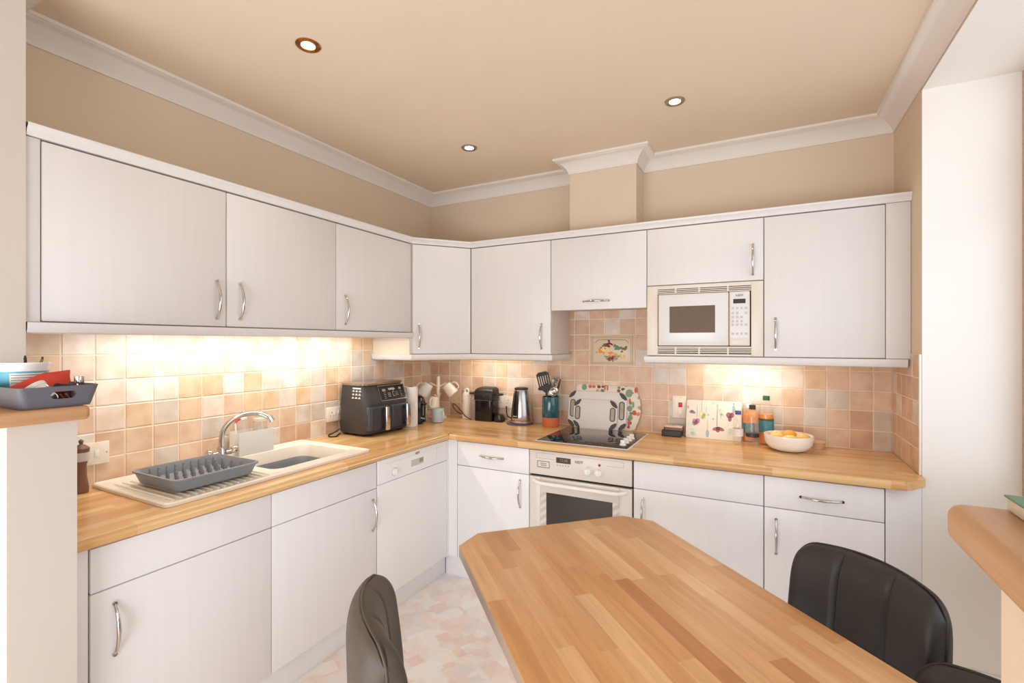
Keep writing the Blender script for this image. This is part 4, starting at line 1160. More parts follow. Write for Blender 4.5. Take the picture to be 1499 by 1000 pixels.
# ------------------------------------------------------------------ coffee machine
t = thing('coffee_machine', 'small black capsule coffee machine left of the kettle', 'coffee machine', (0.565, -0.085, WT))
b = B(); 
def cs(x0, x1, y0, y1, z, r=0.02): return [(p[0], p[1], WT + z) for p in rrect(x0, x1, y0, y1, r, 5)]
b.loft([cs(0.492, 0.632, -0.142, -0.035, 0.001), cs(0.490, 0.634, -0.143, -0.033, 0.006), cs(0.490, 0.634, -0.143, -0.033, 0.145)], True, True, True)
obj('base_block', b, M['black_gloss'], t)
b = B(); b.loft([cs(0.488, 0.636, -0.146, -0.032, 0.148), cs(0.486, 0.640, -0.148, -0.030, 0.152), cs(0.486, 0.642, -0.148, -0.030, 0.195), cs(0.490, 0.640, -0.140, -0.030, 0.218), cs(0.500, 0.632, -0.118, -0.034, 0.232), cs(0.515, 0.62, -0.09, -0.04, 0.238)], True, True, True)
hd = obj('head', b, M['black'], t)
obj('trim_line', B().box(0.489, 0.637, -0.1475, -0.145, WT + 0.146, WT + 0.149), M['steel'], t)
obj('button', B().lathe([(0.006, 0), (0.005, 0.003)], (0.575, -0.148, WT + 0.178), 12, M=Ry), M['chrome'], hd)
for cx_, rr_ in ((0.467, 0.036), (0.668, 0.030)):
    b = B(); b.tube([(cx_ + rr_ * math.cos(a_), -0.095 + rr_ * 0.9 * math.sin(a_), WT + 0.190) for a_ in [PI * 2 * i / 24 for i in range(25)]], 0.0055, 8)
    obj('lever_ring', b, M['black'], hd)
b = B(); b.loft([cs(0.644, 0.705, -0.135, -0.055, 0.001), cs(0.642, 0.707, -0.137, -0.053, 0.02), cs(0.642, 0.69, -0.12, -0.06, 0.045)], True, True, True)
obj('drip_tray', b, M['black'], t)
b = B(); b.loft([cs(0.445, 0.487, -0.125, -0.045, 0.001, 0.015), cs(0.443, 0.488, -0.126, -0.044, 0.16, 0.015)], True, True, True)
obj('water_tank', b, M['glass'], t)

# ------------------------------------------------------------------ kettle on a mat
t = thing('trivet', 'round purple mat under the kettle', 'mat', (0.842, -0.108, WT))
b = B(); b.lathe([(0.092, 0.0008), (0.094, 0.003), (0.091, 0.006), (0.0, 0.006)], (0.842, -0.108, WT), 40, cap1=False); obj('mat_disc', b, M['purple'], t)
t = thing('kettle', 'tall brushed steel jug kettle on a purple mat', 'kettle', (0.852, -0.108, WT + 0.0068))
KX, KY, KZ = 0.852, -0.108, WT + 0.0068
b = B(); b.lathe([(0.074, 0.0), (0.076, 0.004), (0.076, 0.018), (0.072, 0.021)], (KX, KY, KZ), 36); obj('power_base', b, M['steel'], t)
b = B(); b.lathe([(0.071, 0.0225), (0.0725, 0.026), (0.070, 0.06), (0.063, 0.13), (0.054, 0.195), (0.048, 0.225), (0.046, 0.229)], (KX, KY, KZ), 40)
kb = obj('jug', b, M['steel'], t)
b = B(); b.lathe([(0.047, 0.229), (0.048, 0.233), (0.046, 0.240), (0.036, 0.244), (0.0, 0.244)], (KX, KY, KZ), 32, cap1=False); obj('lid', b, M['black'], t)
b = B()
ang = math.radians(-100)
ca, sa = math.cos(ang), math.sin(ang)
for i in range(2):
    pass
rings = []
for z, rad in ((0.040, 0.0718), (0.10, 0.0672), (0.16, 0.0598), (0.20, 0.0543), (0.222, 0.0502)):
    rings.append([(KX + (rad + 0.0012) * math.cos(ang + d_), KY + (rad + 0.0012) * math.sin(ang + d_), KZ + z) for d_ in [(-0.30 + 0.1 * j) for j in range(7)]])
b.loft(rings, closed=False, cap0=False, cap1=False)
obj('dark_window', b, M['black_gloss'], kb)
obj('logo', text_b('BOSCH', 0.010, frame_m((KX + 0.0732 * ca, KY + 0.0732 * sa, KZ + 0.052), (-sa, ca, 0), (0, 0, 1))), M['label_white'], kb)
gx, gy = -0.446, 0.895
pts = bez([(KX + gx * r_, KY + gy * r_, KZ + z_) for r_, z_ in ((0.044, 0.215), (0.075, 0.212), (0.088, 0.15), (0.086, 0.09), (0.070, 0.055))], 6)
obj('grip', B().tube(pts, 0.010, 10), M['black'], t)
pts = bez([(0.775, -0.085, WT + 0.012), (0.745, -0.07, WT + 0.03), (0.722, -0.06, WT + 0.035), (0.70, -0.04, WT + 0.06), (0.69, -0.025, WT + 0.10)], 8)
tag(obj('kettle_cable', B().tube(pts, 0.0045, 8), M['cable']), 'black kettle cable running to the wall socket', 'cable')

# ------------------------------------------------------------------ utensil crock
CX, CY = 1.068, -0.105
t = thing('utensil_crock', 'teal glazed utensil pot with a bare terracotta foot left of the boards', 'pot', (CX, CY, WT))
b = B(); b.lathe([(0.054, 0.0008), (0.0555, 0.004), (0.0555, 0.062)], (CX, CY, WT), 36, cap1=False); obj('terracotta_foot', b, M['terracotta'], t)
b = B(); b.lathe([(0.0555, 0.0622), (0.0562, 0.064), (0.0562, 0.196), (0.055, 0.199), (0.0515, 0.198), (0.051, 0.02), (0.0, 0.018)], (CX, CY, WT), 36, cap0=False, cap1=False); obj('glazed_body', b, M['teal'], t)
def utensil(nm, lab, base, top, mat_h, r=0.006):
    t = thing(nm, lab, nm.replace('_', ' '), (base[0], base[1], base[2]), group='kitchen utensils')
    b = B(); b.tube([base, top], r, 8); obj('shaft', b, mat_h, t)
    return t
zi = WT + 0.022
# slotted turner
t = utensil('slotted_turner', 'black slotted turner standing tallest in the teal pot', (CX + 0.008, CY - 0.02, zi), (CX - 0.018, CY - 0.035, WT + 0.255), M['black'], 0.007)
TM = frame_m((CX - 0.021, CY - 0.037, WT + 0.258), (0.98, 0.05, 0.22), (-0.22, -0.06, 0.97))
b = B()
W_, H_ = 0.044, 0.095
for i in range(6):
    x = -W_ + i * (2 * W_ - 0.009) / 5
    b.box(x, x + 0.009, 0.012, H_ - 0.012, -0.0015, 0.0015)
b.box(-W_, W_, H_ - 0.014, H_, -0.0015, 0.0015); b.box(-W_, W_, 0.004, 0.016, -0.0015, 0.0015)
b.prism([(-W_, 0.006), (W_, 0.006), (0.010, -0.032), (-0.010, -0.032)], -0.0015, 0.0015)
b.prism([(-W_, H_ - 0.001), (W_, H_ - 0.001), (W_ * 0.6, H_ + 0.012), (-W_ * 0.6, H_ + 0.012)], -0.0015, 0.0015)
bmesh.ops.transform(b.bm, matrix=TM, verts=b.bm.verts); obj('slotted_blade', b, M['black'], t)
# spaghetti server
t = utensil('pasta_server', 'black toothed pasta server leaning left in the teal pot', (CX - 0.012, CY + 0.018, zi), (CX - 0.045, CY + 0.022, WT + 0.245), M['black'], 0.006)
b = B(); b.lathe([(0.004, -0.012), (0.026, -0.006), (0.034, 0.004), (0.03, 0.004), (0.02, -0.002)], (0, 0, 0), 16, sx=1.25)
for i in range(8):
    a_ = PI * 2 * i / 8; b.tube([(0.036 * math.cos(a_), 0.03 * math.sin(a_), 0.0), (0.046 * math.cos(a_), 0.038 * math.sin(a_), 0.018)], 0.0035, 6)
bmesh.ops.transform(b.bm, matrix=frame_m((CX - 0.055, CY + 0.024, WT + 0.258), (0.75, -0.2, 0.5), (0.0, 0.8, 0.4)), verts=b.bm.verts); obj('server_head', b, M['black'], t)
# steel ladle
t = utensil('ladle', 'shiny steel ladle facing forward in the teal pot', (CX + 0.01, CY + 0.01, zi), (CX + 0.030, CY - 0.012, WT + 0.215), M['steel'], 0.0035)
b = B(); b.lathe([(0.002, -0.016), (0.020, -0.012), (0.030, 0.0), (0.0335, 0.014), (0.031, 0.014), (0.027, 0.001), (0.016, -0.009), (0.002, -0.012)], (0, 0, 0), 24, cap1=True)
bmesh.ops.transform(b.bm, matrix=frame_m((CX + 0.034, CY - 0.018, WT + 0.231), (1, 0, 0), (0, 0.35, 0.93)), verts=b.bm.verts); obj('ladle_cup', b, M['chrome'], t)
t = utensil('slotted_spoon', 'dull steel spoon behind the ladle in the teal pot', (CX + 0.0, CY + 0.034, zi), (CX + 0.010, CY + 0.034, WT + 0.25), M['steel'], 0.004)
b = B(); b.lathe([(0.002, -0.008), (0.022, -0.005), (0.032, 0.003), (0.029, 0.003), (0.02, -0.003)], (0, 0, 0), 20, sy=1.35)
bmesh.ops.transform(b.bm, matrix=frame_m((CX + 0.012, CY + 0.034, WT + 0.278), (1, 0, 0), (0, 0.25, 0.97)), verts=b.bm.verts); obj('spoon_bowl', b, M['steel'], t)
t = utensil('kitchen_tongs', 'dark red handled tongs leaning right in the teal pot', (CX + 0.020, CY + 0.014, zi), (CX + 0.047, CY + 0.013, WT + 0.265), M['black'], 0.005)
b = B(); b.tube(bez([(CX + 0.046, CY + 0.013, WT + 0.245), (CX + 0.054, CY + 0.013, WT + 0.275), (CX + 0.064, CY + 0.013, WT + 0.315)], 5), [0.006 + 0.005 * math.sin(PI * i / 10) for i in range(11)], 10, sc=(1, 0.6)); obj('red_grip', b, M['dark_red'], t)

# ------------------------------------------------------------------ chopping boards and trays leaning on the tiles
def lean(name, lab, cat, x0, x1, z1, y_bot, y_top, shape, mat, thick=0.008, group=None, z_bot=WT + 0.001):
    """flat board standing at y_bot and leaning back to y_top; shape(w, h) -> outline"""
    h = math.hypot(z1 - z_bot, y_top - y_bot)
    F = frame_m(((x0 + x1) / 2, y_bot, z_bot), (1, 0, 0), (0, y_top - y_bot, z1 - z_bot))
    t = thing(name, lab, cat, ((x0 + x1) / 2, y_bot, z_bot), group=group)
    b = B(); b.prism(shape(x1 - x0, h), -thick, 0.0, 0.0015)
    bmesh.ops.transform(b.bm, matrix=F, verts=b.bm.verts)
    bd = obj('panel', b, mat, t)
    return t, bd, F, h
def rr_shape(r):
    return lambda w, h: rrect(-w / 2, w / 2, 0, h, r, 8)
def wavy(w, h):
    pts = []
    base = rrect(-w / 2, w / 2 - 0.02, 0, h, 0.035, 6)
    pts = []
    for i, p in enumerate(base):
        pts.append(p)
    out = []
    n0 = rrect(-w / 2, w / 2 - 0.022, 0, h, 0.035, 6)
    # bulging handle on the right side
    k = len(n0)
    for i, p in enumerate(n0):
        out.append(p)
        if i == k - 1:
            for j in range(1, 12):
                s_ = j / 12; z = 0.035 + (h - 0.07) * s_
                out.append((w / 2 - 0.022 + 0.026 * math.sin(PI * s_) ** 0.7, z))
    return out
t, bd, F, h = lean('serving_tray', 'vegetable-print serving tray with bulging handle at the back of the leaning boards', 'tray', 1.214, 1.640, 1.160, -0.040, -0.0135, wavy, M['veg_print'], 0.006)
b = B()
def at(F, b, mi=0):
    bmesh.ops.transform(b.bm, matrix=F, verts=b.bm.verts); return b
def blob(b, x, z, rx, rz, d=0.0006, n=14):
    b.prism([(x + rx * math.cos(2 * PI * i / n), z + rz * math.sin(2 * PI * i / n)) for i in range(n)], 0.0, d)
prints = {'leafgreen': [(-0.155, 0.262, 0.018, 0.02), (0.142, 0.235, 0.022, 0.026), (0.15, 0.14, 0.016, 0.02), (0.155, 0.085, 0.014, 0.02), (0.17, 0.165, 0.007, 0.02)],
          'red': [(-0.115, 0.268, 0.013, 0.011), (-0.09, 0.268, 0.011, 0.010), (0.178, 0.115, 0.014, 0.016), (0.185, 0.256, 0.010, 0.018)],
          'juice': [(-0.016, 0.264, 0.006, 0.018), (0.002, 0.264, 0.006, 0.018), (0.148, 0.185, 0.007, 0.02), (0.146, 0.05, 0.008, 0.022)],
          'dark_red': [(-0.055, 0.268, 0.012, 0.010), (-0.03, 0.27, 0.009, 0.008)]}
M['sage'] = plain('sage_print', (120, 148, 120), 0.5, var=0.15, scale=60)
for mn, lst in prints.items():
    for q in lst:
        b = B(); blob(b, *q)
        obj('printed_vegetable', at(F, b), M['sage'] if mn == 'leafgreen' else (M['terracotta'] if mn in ('red', 'juice') else M['dark_red']), bd)
def grips(F, bd, w, h, zc, hl, inset):
    for s in (-1, 1):
        xc = s * (w / 2 - inset)
        for part in ('slot_ring', 'slot'):
            b = B()
            e = 0.0 if part == 'slot_ring' else 0.006
            b.prism(rrect(xc - 0.018 + e, xc + 0.018 - e, zc - hl + e, zc + hl - e, 0.0165 - e, 6), 0.0, 0.0012 if part == 'slot_ring' else 0.0018)
            obj(part, at(F, b), M['board_grip'] if part == 'slot_ring' else M['slot_fill'], bd)
        for zz, sg in ((0.0, 1), (h, -1)):
            b = B()
            R_ = 0.058; pts = []
            for i in range(9):
                a_ = PI / 2 * i / 8
                pts.append((s * (w / 2 + 0.0008) - s * (R_ - R_ * math.sin(a_)), zz + sg * (R_ - R_ * math.cos(a_)) - sg * 0.0008))
            inn = []
            for i in range(9):
                a_ = PI / 2 * (8 - i) / 8
                k_ = 0.023 * math.sin(2 * a_) + 0.0008
                inn.append((s * (w / 2) - s * (R_ - (R_ - k_) * math.sin(a_)), zz + sg * (R_ - (R_ - k_) * math.cos(a_))))
            b.prism(pts[1:-1] + inn[1:-1], -0.0086, 0.0008)
            obj('corner_grip', at(F, b), M['board_grip'], bd)
M['slot_fill'] = plain('slot_shadow', (176, 160, 140), 0.6, var=0.15, scale=40)
t, bd, F, h = lean('chopping_board', 'large white chopping board with dark grip corners behind the smaller one', 'chopping board', 1.172, 1.560, 1.118, -0.066, -0.0295, rr_shape(0.058), M['board_white'], group='chopping boards')
grips(F, bd, 1.560 - 1.172, h, 0.125, 0.058, 0.030)
t, bd, F, h = lean('chopping_board', 'small white chopping board with dark grip corners at the front of the stack', 'chopping board', 1.216, 1.505, 1.068, -0.086, -0.051, rr_shape(0.058), M['board_white'], group='chopping boards')
grips(F, bd, 1.505 - 1.216, h, 0.100, 0.044, 0.028)

# floral board
t, bd, F, h = lean('floral_board', 'cream worktop saver printed with watercolour flowers leaning beside the cooker switch', 'worktop saver', 1.918, 2.214, 1.098, -0.085, -0.030, rr_shape(0.012), M['cream_paint'] if False else plain('board_cream', (236, 226, 212), 0.35, var=0.015), 0.006)
fl = B(); FLW = 0.296; 
def fpos(u, v): return ((u - 0.5) * FLW, (1 - v) * h)
def petal(b, u, v, rx, rz, rot, n=12):
    x, z = fpos(u, v); c_, s_ = math.cos(rot), math.sin(rot)
    b.prism([(x + rx * math.cos(2 * PI * i / n) * c_ - rz * math.sin(2 * PI * i / n) * s_, z + rx * math.cos(2 * PI * i / n) * s_ + rz * math.sin(2 * PI * i / n) * c_) for i in range(n)], 0.0, 0.0005)
M['fl_purple'] = plain('flower_purple', (172, 138, 158), 0.5, var=0.2, scale=60)
M['fl_magenta'] = plain('flower_magenta', (196, 138, 160), 0.5, var=0.25, scale=60)
M['fl_crimson'] = plain('flower_crimson', (172, 104, 118), 0.5, var=0.25, scale=60)
M['fl_lime'] = plain('flower_lime', (220, 222, 172), 0.5, var=0.12, scale=60)
M['fl_blue'] = plain('flower_blue', (160, 188, 196), 0.5, var=0.2, scale=60)
M['fl_leaf'] = plain('flower_leaf', (206, 218, 200), 0.5, var=0.12, scale=60)
groups = [('fl_purple', [(0.10, 0.32, 0.014, 0.010, 0.2), (0.13, 0.33, 0.014, 0.008, -0.5), (0.03, 0.2, 0.004, 0.008, 0)]),
          ('fl_magenta', [(0.17, 0.58, 0.013, 0.020, 0.5), (0.21, 0.56, 0.013, 0.018, -0.4), (0.15, 0.62, 0.009, 0.014, 0.2)]),
          ('fl_lime', [(0.29, 0.39, 0.019, 0.023, 0.3), (0.33, 0.43, 0.012, 0.02, -0.3)]),
          ('fl_crimson', [(0.56, 0.72, 0.022, 0.010, 0.35), (0.63, 0.72, 0.022, 0.010, -0.35), (0.585, 0.74, 0.012, 0.016, 0), (0.78, 0.36, 0.015, 0.018, 0.4), (0.83, 0.35, 0.013, 0.016, -0.4), (0.795, 0.45, 0.010, 0.015, 0)]),
          ('fl_blue', [(0.40, 0.86, 0.009, 0.022, 0), (0.86, 0.2, 0.009, 0.022, 0), (0.86, 0.06, 0.006, 0.006, 0), (0.41, 0.38, 0.005, 0.006, 0), (0.50, 0.48, 0.005, 0.006, 0.5)]),
          ('fl_leaf', [(0.08, 0.65, 0.016, 0.008, 0.2), (0.12, 0.82, 0.014, 0.018, 0.6), (0.14, 0.90, 0.016, 0.010, 0), (0.50, 0.06, 0.016, 0.008, 0.3), (0.63, 0.28, 0.014, 0.02, 0.2), (0.66, 0.4, 0.012, 0.016, 0), (0.80, 0.78, 0.013, 0.024, -0.2), (0.06, 0.95, 0.01, 0.01, 0)])]
for mn, lst in groups:
    for q in lst:
        b = B(); petal(b, *q)
        obj('printed_petal', at(F, b), M[mn], bd)
b = B()
for (u, v0, v1) in ((0.57, 0.08, 0.66), (0.20, 0.14, 0.52), (0.285, 0.02, 0.32), (0.37, 0.15, 0.34), (0.40, 0.5, 0.78)):
    x, z0 = fpos(u, v1); _, z1 = fpos(u, v0); w_ = 0.0016 if u == 0.57 else 0.0007
    b.box(x - w_, x + w_, z0, z1, 0, 0.0005)
obj('printed_stem', at(F, b), M['fl_crimson'], bd)

# two little boxes beside it
t = thing('card_box', 'dark navy box on the worktop left of the floral board', 'box', (1.842, -0.075, WT))
obj('box_body', B().box(1.786, 1.896, -0.112, -0.036, WT + 0.0008, WT + 0.036, 0.002), M['navy'], t)
obj('box_front_label', B().box(1.80, 1.88, -0.1126, -0.112, WT + 0.008, WT + 0.03), M['cap_black'], t)
t = thing('storage_tin', 'small brown tin with a flower-printed lid on the navy box', 'tin', (1.846, -0.07, WT + 0.037))
b = B(); b.prism(rrect(1.796, 1.902, -0.104, -0.036, 0.012), WT + 0.0368, WT + 0.054, 0.002); obj('tin_body', b, M['brown_tin'], t)
b = B(); b.prism(rrect(1.798, 1.900, -0.102, -0.038, 0.012), WT + 0.0541, WT + 0.062, 0.002); obj('printed_lid', b, M['tin_lid'], t)

# ------------------------------------------------------------------ bottles
def bottle(lab, x, y, prof, cap, capm, fill=None, bands=(), nm='drinks_bottle'):
    t = thing(nm, lab, 'bottle', (x, y, WT + 0.0008), group='bottles on the right worktop')
    b = B(); b.lathe(prof, (x, y, WT + 0.0008), 28); obj('bottle_body', b, M['bottle'], t)
    b = B(); b.lathe(cap, (x, y, WT + 0.0008), 20); obj('cap', b, capm, t)
    def rad(z):
        for (r0, z0), (r1, z1) in zip(prof[:-1], prof[1:]):
            if z0 <= z <= z1 and z1 > z0: return r0 + (r1 - r0) * (z - z0) / (z1 - z0)
        return prof[-1][0]
    if fill:
        for za, zb_, m in fill:
            n = 8; b = B(); b.lathe([(rad(za + (zb_ - za) * i / n) - 0.0012, za + (zb_ - za) * i / n) for i in range(n + 1)], (x, y, WT + 0.0008), 28); obj('juice', b, m, t)
    for za, zb_, m in bands:
        n = 6; b = B(); b.lathe([(rad(za + (zb_ - za) * i / n) + 0.0008, za + (zb_ - za) * i / n) for i in range(n + 1)], (x, y, WT + 0.0008), 28, cap0=False, cap1=False); obj('paper_label', b, m, t)
    return t
bottle('small clear water bottle with a blue cap in front of the floral board', 2.200, -0.150,
       [(0.022, 0), (0.026, 0.006), (0.026, 0.10), (0.0245, 0.115), (0.019, 0.145), (0.013, 0.158), (0.0125, 0.168)],
       [(0.0155, 0.162), (0.0155, 0.181), (0.014, 0.183)], M['cap_blue'], None, [(0.045, 0.085, M['label_white'])])
bottle('small squash bottle with a black cap and waisted middle, half empty', 2.270, -0.140,
       [(0.028, 0), (0.033, 0.006), (0.033, 0.06), (0.034, 0.10), (0.028, 0.122), (0.030, 0.15), (0.029, 0.165), (0.017, 0.190), (0.014, 0.198)],
       [(0.0165, 0.194), (0.0165, 0.215), (0.015, 0.217)], M['cap_black'], [(0.125, 0.186, M['juice_pale'])], [(0.045, 0.066, M['label_dark'])])
bottle('large orange squash bottle with green cap and teal label behind the fruit bowl', 2.337, -0.080,
       [(0.032, 0), (0.037, 0.008), (0.037, 0.15), (0.036, 0.17), (0.029, 0.205), (0.018, 0.235), (0.0145, 0.243)],
       [(0.0175, 0.240), (0.0175, 0.262), (0.016, 0.264)], M['cap_green'], [(0.006, 0.165, M['juice'])], [(0.068, 0.130, M['label_teal']), (0.1305, 0.142, M['leafgreen'])])
bottle('orange juice bottle standing behind the small black-capped bottle', 2.250, -0.045,
       [(0.026, 0), (0.030, 0.006), (0.030, 0.12), (0.029, 0.15), (0.017, 0.185), (0.014, 0.193)],
       [(0.0165, 0.190), (0.0165, 0.208), (0.015, 0.21)], M['label_white'], [(0.006, 0.17, M['juice'])], [(0.05, 0.105, M['label_teal'])])

# fruit bowl
FBX, FBY = 2.438, -0.200
t = thing('fruit_bowl', 'wide white fruit bowl on the right-hand worktop', 'bowl', (FBX, FBY, WT))
b = B(); b.lathe([(0.055, 0.0008), (0.060, 0.002), (0.090, 0.014), (0.107, 0.038), (0.1135, 0.074), (0.1125, 0.083), (0.1085, 0.083), (0.102, 0.040), (0.085, 0.020), (0.05, 0.010), (0.0, 0.009)], (FBX, FBY, WT), 48, cap1=False); obj('bowl_shell', b, M['ceramic'], t)
def fruit(nm, lab, dx, dy, z, r, m, sx=1.0, sz=0.93, a=0):
    t = thing(nm, lab, 'fruit', (FBX + dx, FBY + dy, WT + z - r * sz), math.radians(a), 'fruit in the white bowl')
    b = B(); prof = [(0.0015, -r * sz)] + [(r * math.sin(PI * i / 14), -r * sz * math.cos(PI * i / 14)) for i in range(1, 14)] + [(0.0015, r * sz)]
    b.lathe(prof, (0, 0, r * sz), 24, sx=sx); obj('flesh', b, m, t, world=False)
    b = B(); b.lathe([(0.004, 0), (0.003, 0.003)], (0, 0, 2 * r * sz - 0.002), 8); obj('stem_end', b, M['olive'], t, world=False)
fruit('apricot', 'apricot at the left front of the white bowl', -0.055, -0.030, 0.062, 0.034, M['apricot'], 1.15)
fruit('lemon', 'pale lemon at the centre front of the white bowl', 0.004, -0.055, 0.060, 0.032, M['lemon'], 1.25, a=20)
fruit('orange', 'bright orange at the back of the white bowl', 0.005, 0.030, 0.066, 0.038, M['orange'])
fruit('apricot', 'apricot at the right side of the white bowl', 0.064, -0.006, 0.062, 0.034, M['apricot'], 1.1)
fruit('apricot', 'apricot at the far left of the white bowl behind the others', -0.052, 0.050, 0.062, 0.032, M['lemon'])
t = thing('plastic_tub', 'small pink plastic tub right of the fruit bowl', 'tub', (2.577, -0.075, WT))
b = B(); b.lathe([(0.026, 0.0008), (0.027, 0.002), (0.032, 0.030), (0.036, 0.034), (0.036, 0.037), (0.030, 0.036), (0.025, 0.004)], (2.577, -0.075, WT), 28); obj('tub_wall', b, M['pink_tub'], t)

# ------------------------------------------------------------------ table
SQ = math.sqrt(0.5)
def sn(s, n): return ((s + n) * SQ, (n - s) * SQ)     # s along the table, n across (to the right)
TS0, TS1, TN0, TN1, TZ = 2.116, 3.36, -0.206, 0.552, 0.750
mid = sn((TS0 + TS1) / 2, (TN0 + TN1) / 2)
t = thing('dining_table', 'beech block table with clipped corners in the foreground', 'table', (mid[0], mid[1], 0), -PI / 4)
hl, hw = (TS1 - TS0) / 2, (TN1 - TN0) / 2
ch = 0.085
outl = [(-hl + ch, -hw), (hl - ch, -hw), (hl, -hw + ch), (hl, hw - ch), (hl - ch, hw), (-hl + ch, hw), (-hl, hw - ch), (-hl, -hw + ch)]
b = B(); b.prism(outl, TZ - 0.038, TZ, 0.003)
for f in b.bm.faces:
    f.material_index = 1 if abs(f.normal.z) < 0.3 and f.calc_center_median().z < TZ - 0.003 else 0
obj('tabletop', b, [M['table'], M['table_edge']], t, world=False)
for sx in (-1, 1):
    x = sx * (hl - 0.40)
    obj('leg', B().box(x - 0.035, x + 0.035, -0.03, 0.03, 0.0405, TZ - 0.0585, 0.003), M['table_edge'], t, world=False)
    obj('foot', B().box(x - 0.035, x + 0.035, -0.19, 0.10, 0.0006, 0.040, 0.004), M['table_edge'], t, world=False)
    obj('cross_rail', B().box(x - 0.03, x + 0.03, -0.22, 0.22, TZ - 0.058, TZ - 0.0385, 0.002), M['table_edge'], t, world=False)

# ------------------------------------------------------------------ chairs (front = local +x, back panel at local x = 0)
def back_top(q, zt):
    e = max(0.0, (abs(q) - 0.70) / 0.30)
    return zt - 0.020 * q * q - 0.034 * e ** 3
def back_mid(q, s):
    return 0.048 * abs(q) ** 2.0 - 0.03 * s
def backrest_bm(zb, zt, w=0.190):
    b = B(); NI, NJ = 72, 30
    fr, bk = [], []
    for j in range(NJ + 1):
        s = math.sin(PI / 2 * j / NJ)
        rf, rb = [], []
        for i in range(NI + 1):
            q = -math.cos(PI * i / NI)
            top = back_top(q, zt)
            z = zb + (top - zb) * s
            y = w * q * (0.93 + 0.07 * min(1, s * 3))
            xc = back_mid(q, s)
            th = 0.046 + 0.012 * math.sin(PI * min(1, 0.2 + 0.8 * s))
            k_ = 1.0
            if s > 0.80: k_ *= max(0.02, 1 - ((s - 0.80) / 0.20) ** 2.4) ** 0.42
            if abs(q) > 0.80: k_ *= max(0.02, 1 - ((abs(q) - 0.80) / 0.20) ** 3.0) ** 0.36
            fade = max(0.0, min(1.0, (0.94 - abs(q)) / 0.10))
            g = 0.0
            for tq in (-0.34, 0.34):
                g += 0.010 * math.exp(-((q - tq) / 0.026) ** 2)
            rf.append((xc + (th - g) * k_, y, z)); rb.append((xc - th * 0.8 * k_, y, z))
        fr.append(rf); bk.append(rb)
    rings = [f + list(reversed(k)) for f, k in zip(fr, bk)]
    b.loft(rings, True, True, True)
    return b
def piping_bm(zb, zt, w=0.190):
    pts = []
    for k in range(13):
        s = 0.05 + 0.93 * k / 13
        pts.append((back_mid(1, s), -w * 1.0 * (0.93 + 0.07 * min(1, s * 3)), zb + (back_top(1, zt) - zb) * s))
    for k in range(41):
        q = -math.cos(PI * k / 40)
        pts.append((back_mid(q, 1), w * q, back_top(q, zt)))
    for k in range(13):
        s = 0.98 - 0.93 * (k + 1) / 13
        pts.append((back_mid(1, s), w * 1.0 * (0.93 + 0.07 * min(1, s * 3)), zb + (back_top(1, zt) - zb) * s))
    b = B(); b.tube(pts, 0.0032, 8)
    return b
def seat_bm(zs):
    b = B()
    def r(ins, z): return [(p[0], p[1], z) for p in rrect(0.055 + ins, 0.385 - ins, -0.185 + ins, 0.185 - ins, 0.06, 6)]
    b.loft([r(0.02, zs - 0.07), r(0.004, zs - 0.055), r(0.0, zs - 0.03), r(0.006, zs - 0.008), r(0.04, zs)], True, True, True)
    return b
def make_chair(lab, loc, rz, mat, zt=0.868, zs=0.44):
    t = thing('dining_chair', lab, 'chair', loc, rz, 'chairs round the table')
    bk_o = obj('backrest', backrest_bm(zs - 0.02, zt), mat, t, world=False)
    obj('piping', piping_bm(zs - 0.02, zt), mat, bk_o, world=False)
    obj('seat', seat_bm(zs), mat, t, world=False)
    for sx in (0.10, 0.34):
        for sy in (-0.17, 0.17):
            k = 1 if sy > 0 else -1
            b = B(); b.tube([(sx, sy, zs - 0.065), (sx + (0.03 if sx > 0.2 else -0.03), sy + k * 0.03, 0.002)], [0.016, 0.011], 10)
            obj('leg', b, M['black'], t, world=False)
    return t
pR = sn(2.890, 0.735)
make_chair('black faux-leather chair with three stitched back panels right of the table', (pR[0], pR[1], 0), math.radians(225), M['leather'])
pL = sn(2.60, -0.49)
make_chair('charcoal chair seen edge-on at the left side of the table', (pL[0], pL[1], 0), math.radians(45), M['leather_worn'], 0.818, 0.405)
pN = sn(3.272, 0.640)
make_chair('black chair cropped by the bottom right corner, at the near end of the table', (pN[0], pN[1], 0), math.radians(225), M['leather'], 0.780, 0.42)

# ------------------------------------------------------------------ bar shelves on the low walls
def bar(name, lab, x0, x1, y0, y1, r):
    b = B()
    b.prism(rrect(x0, x1, y0, y1, r, 6), 1.2285, 1.266, 0.011, 4)
    return tag(obj(name, b, M['wood_bar']), lab, 'shelf')
bar('bar_shelf', 'short beech shelf capping the low wall at the left edge', 0.001, 0.706, -2.63, -2.432, 0.012)
bar('bar_shelf', 'beech breakfast-bar shelf with rounded nose at the right edge', 2.494, 3.20, -2.86, -2.385, 0.02)
# notebook
t = thing('notebook', 'thick spiral-bound notebook with a green cover on the right bar shelf', 'notebook', (2.65, -2.51, 1.2665), 0.0)
NB = (2.541, 2.76, -2.62, -2.398)
b = B(); b.box(NB[0], NB[1], NB[2], NB[3], 1.2668, 1.279, 0.001); obj('pages', b, M['cream_paint'], t)
b = B(); b.box(NB[0] - 0.002, NB[1] + 0.002, NB[2] - 0.002, NB[3] + 0.002, 1.2793, 1.2815, 0.001); obj('cover', b, M['green_cover'], t)
for i in range(9):
    x = NB[0] + 0.022 + i * 0.0212
    b = B(); b.tube([(x, NB[3] - 0.012 + 0.011 * math.cos(a_), 1.2815 + 0.0015 + 0.011 * math.sin(a_)) for a_ in [-0.2 + (PI + 0.4) * j / 12 for j in range(13)]], 0.0014, 6)
    obj('spiral_ring', b, M['ink'], t)

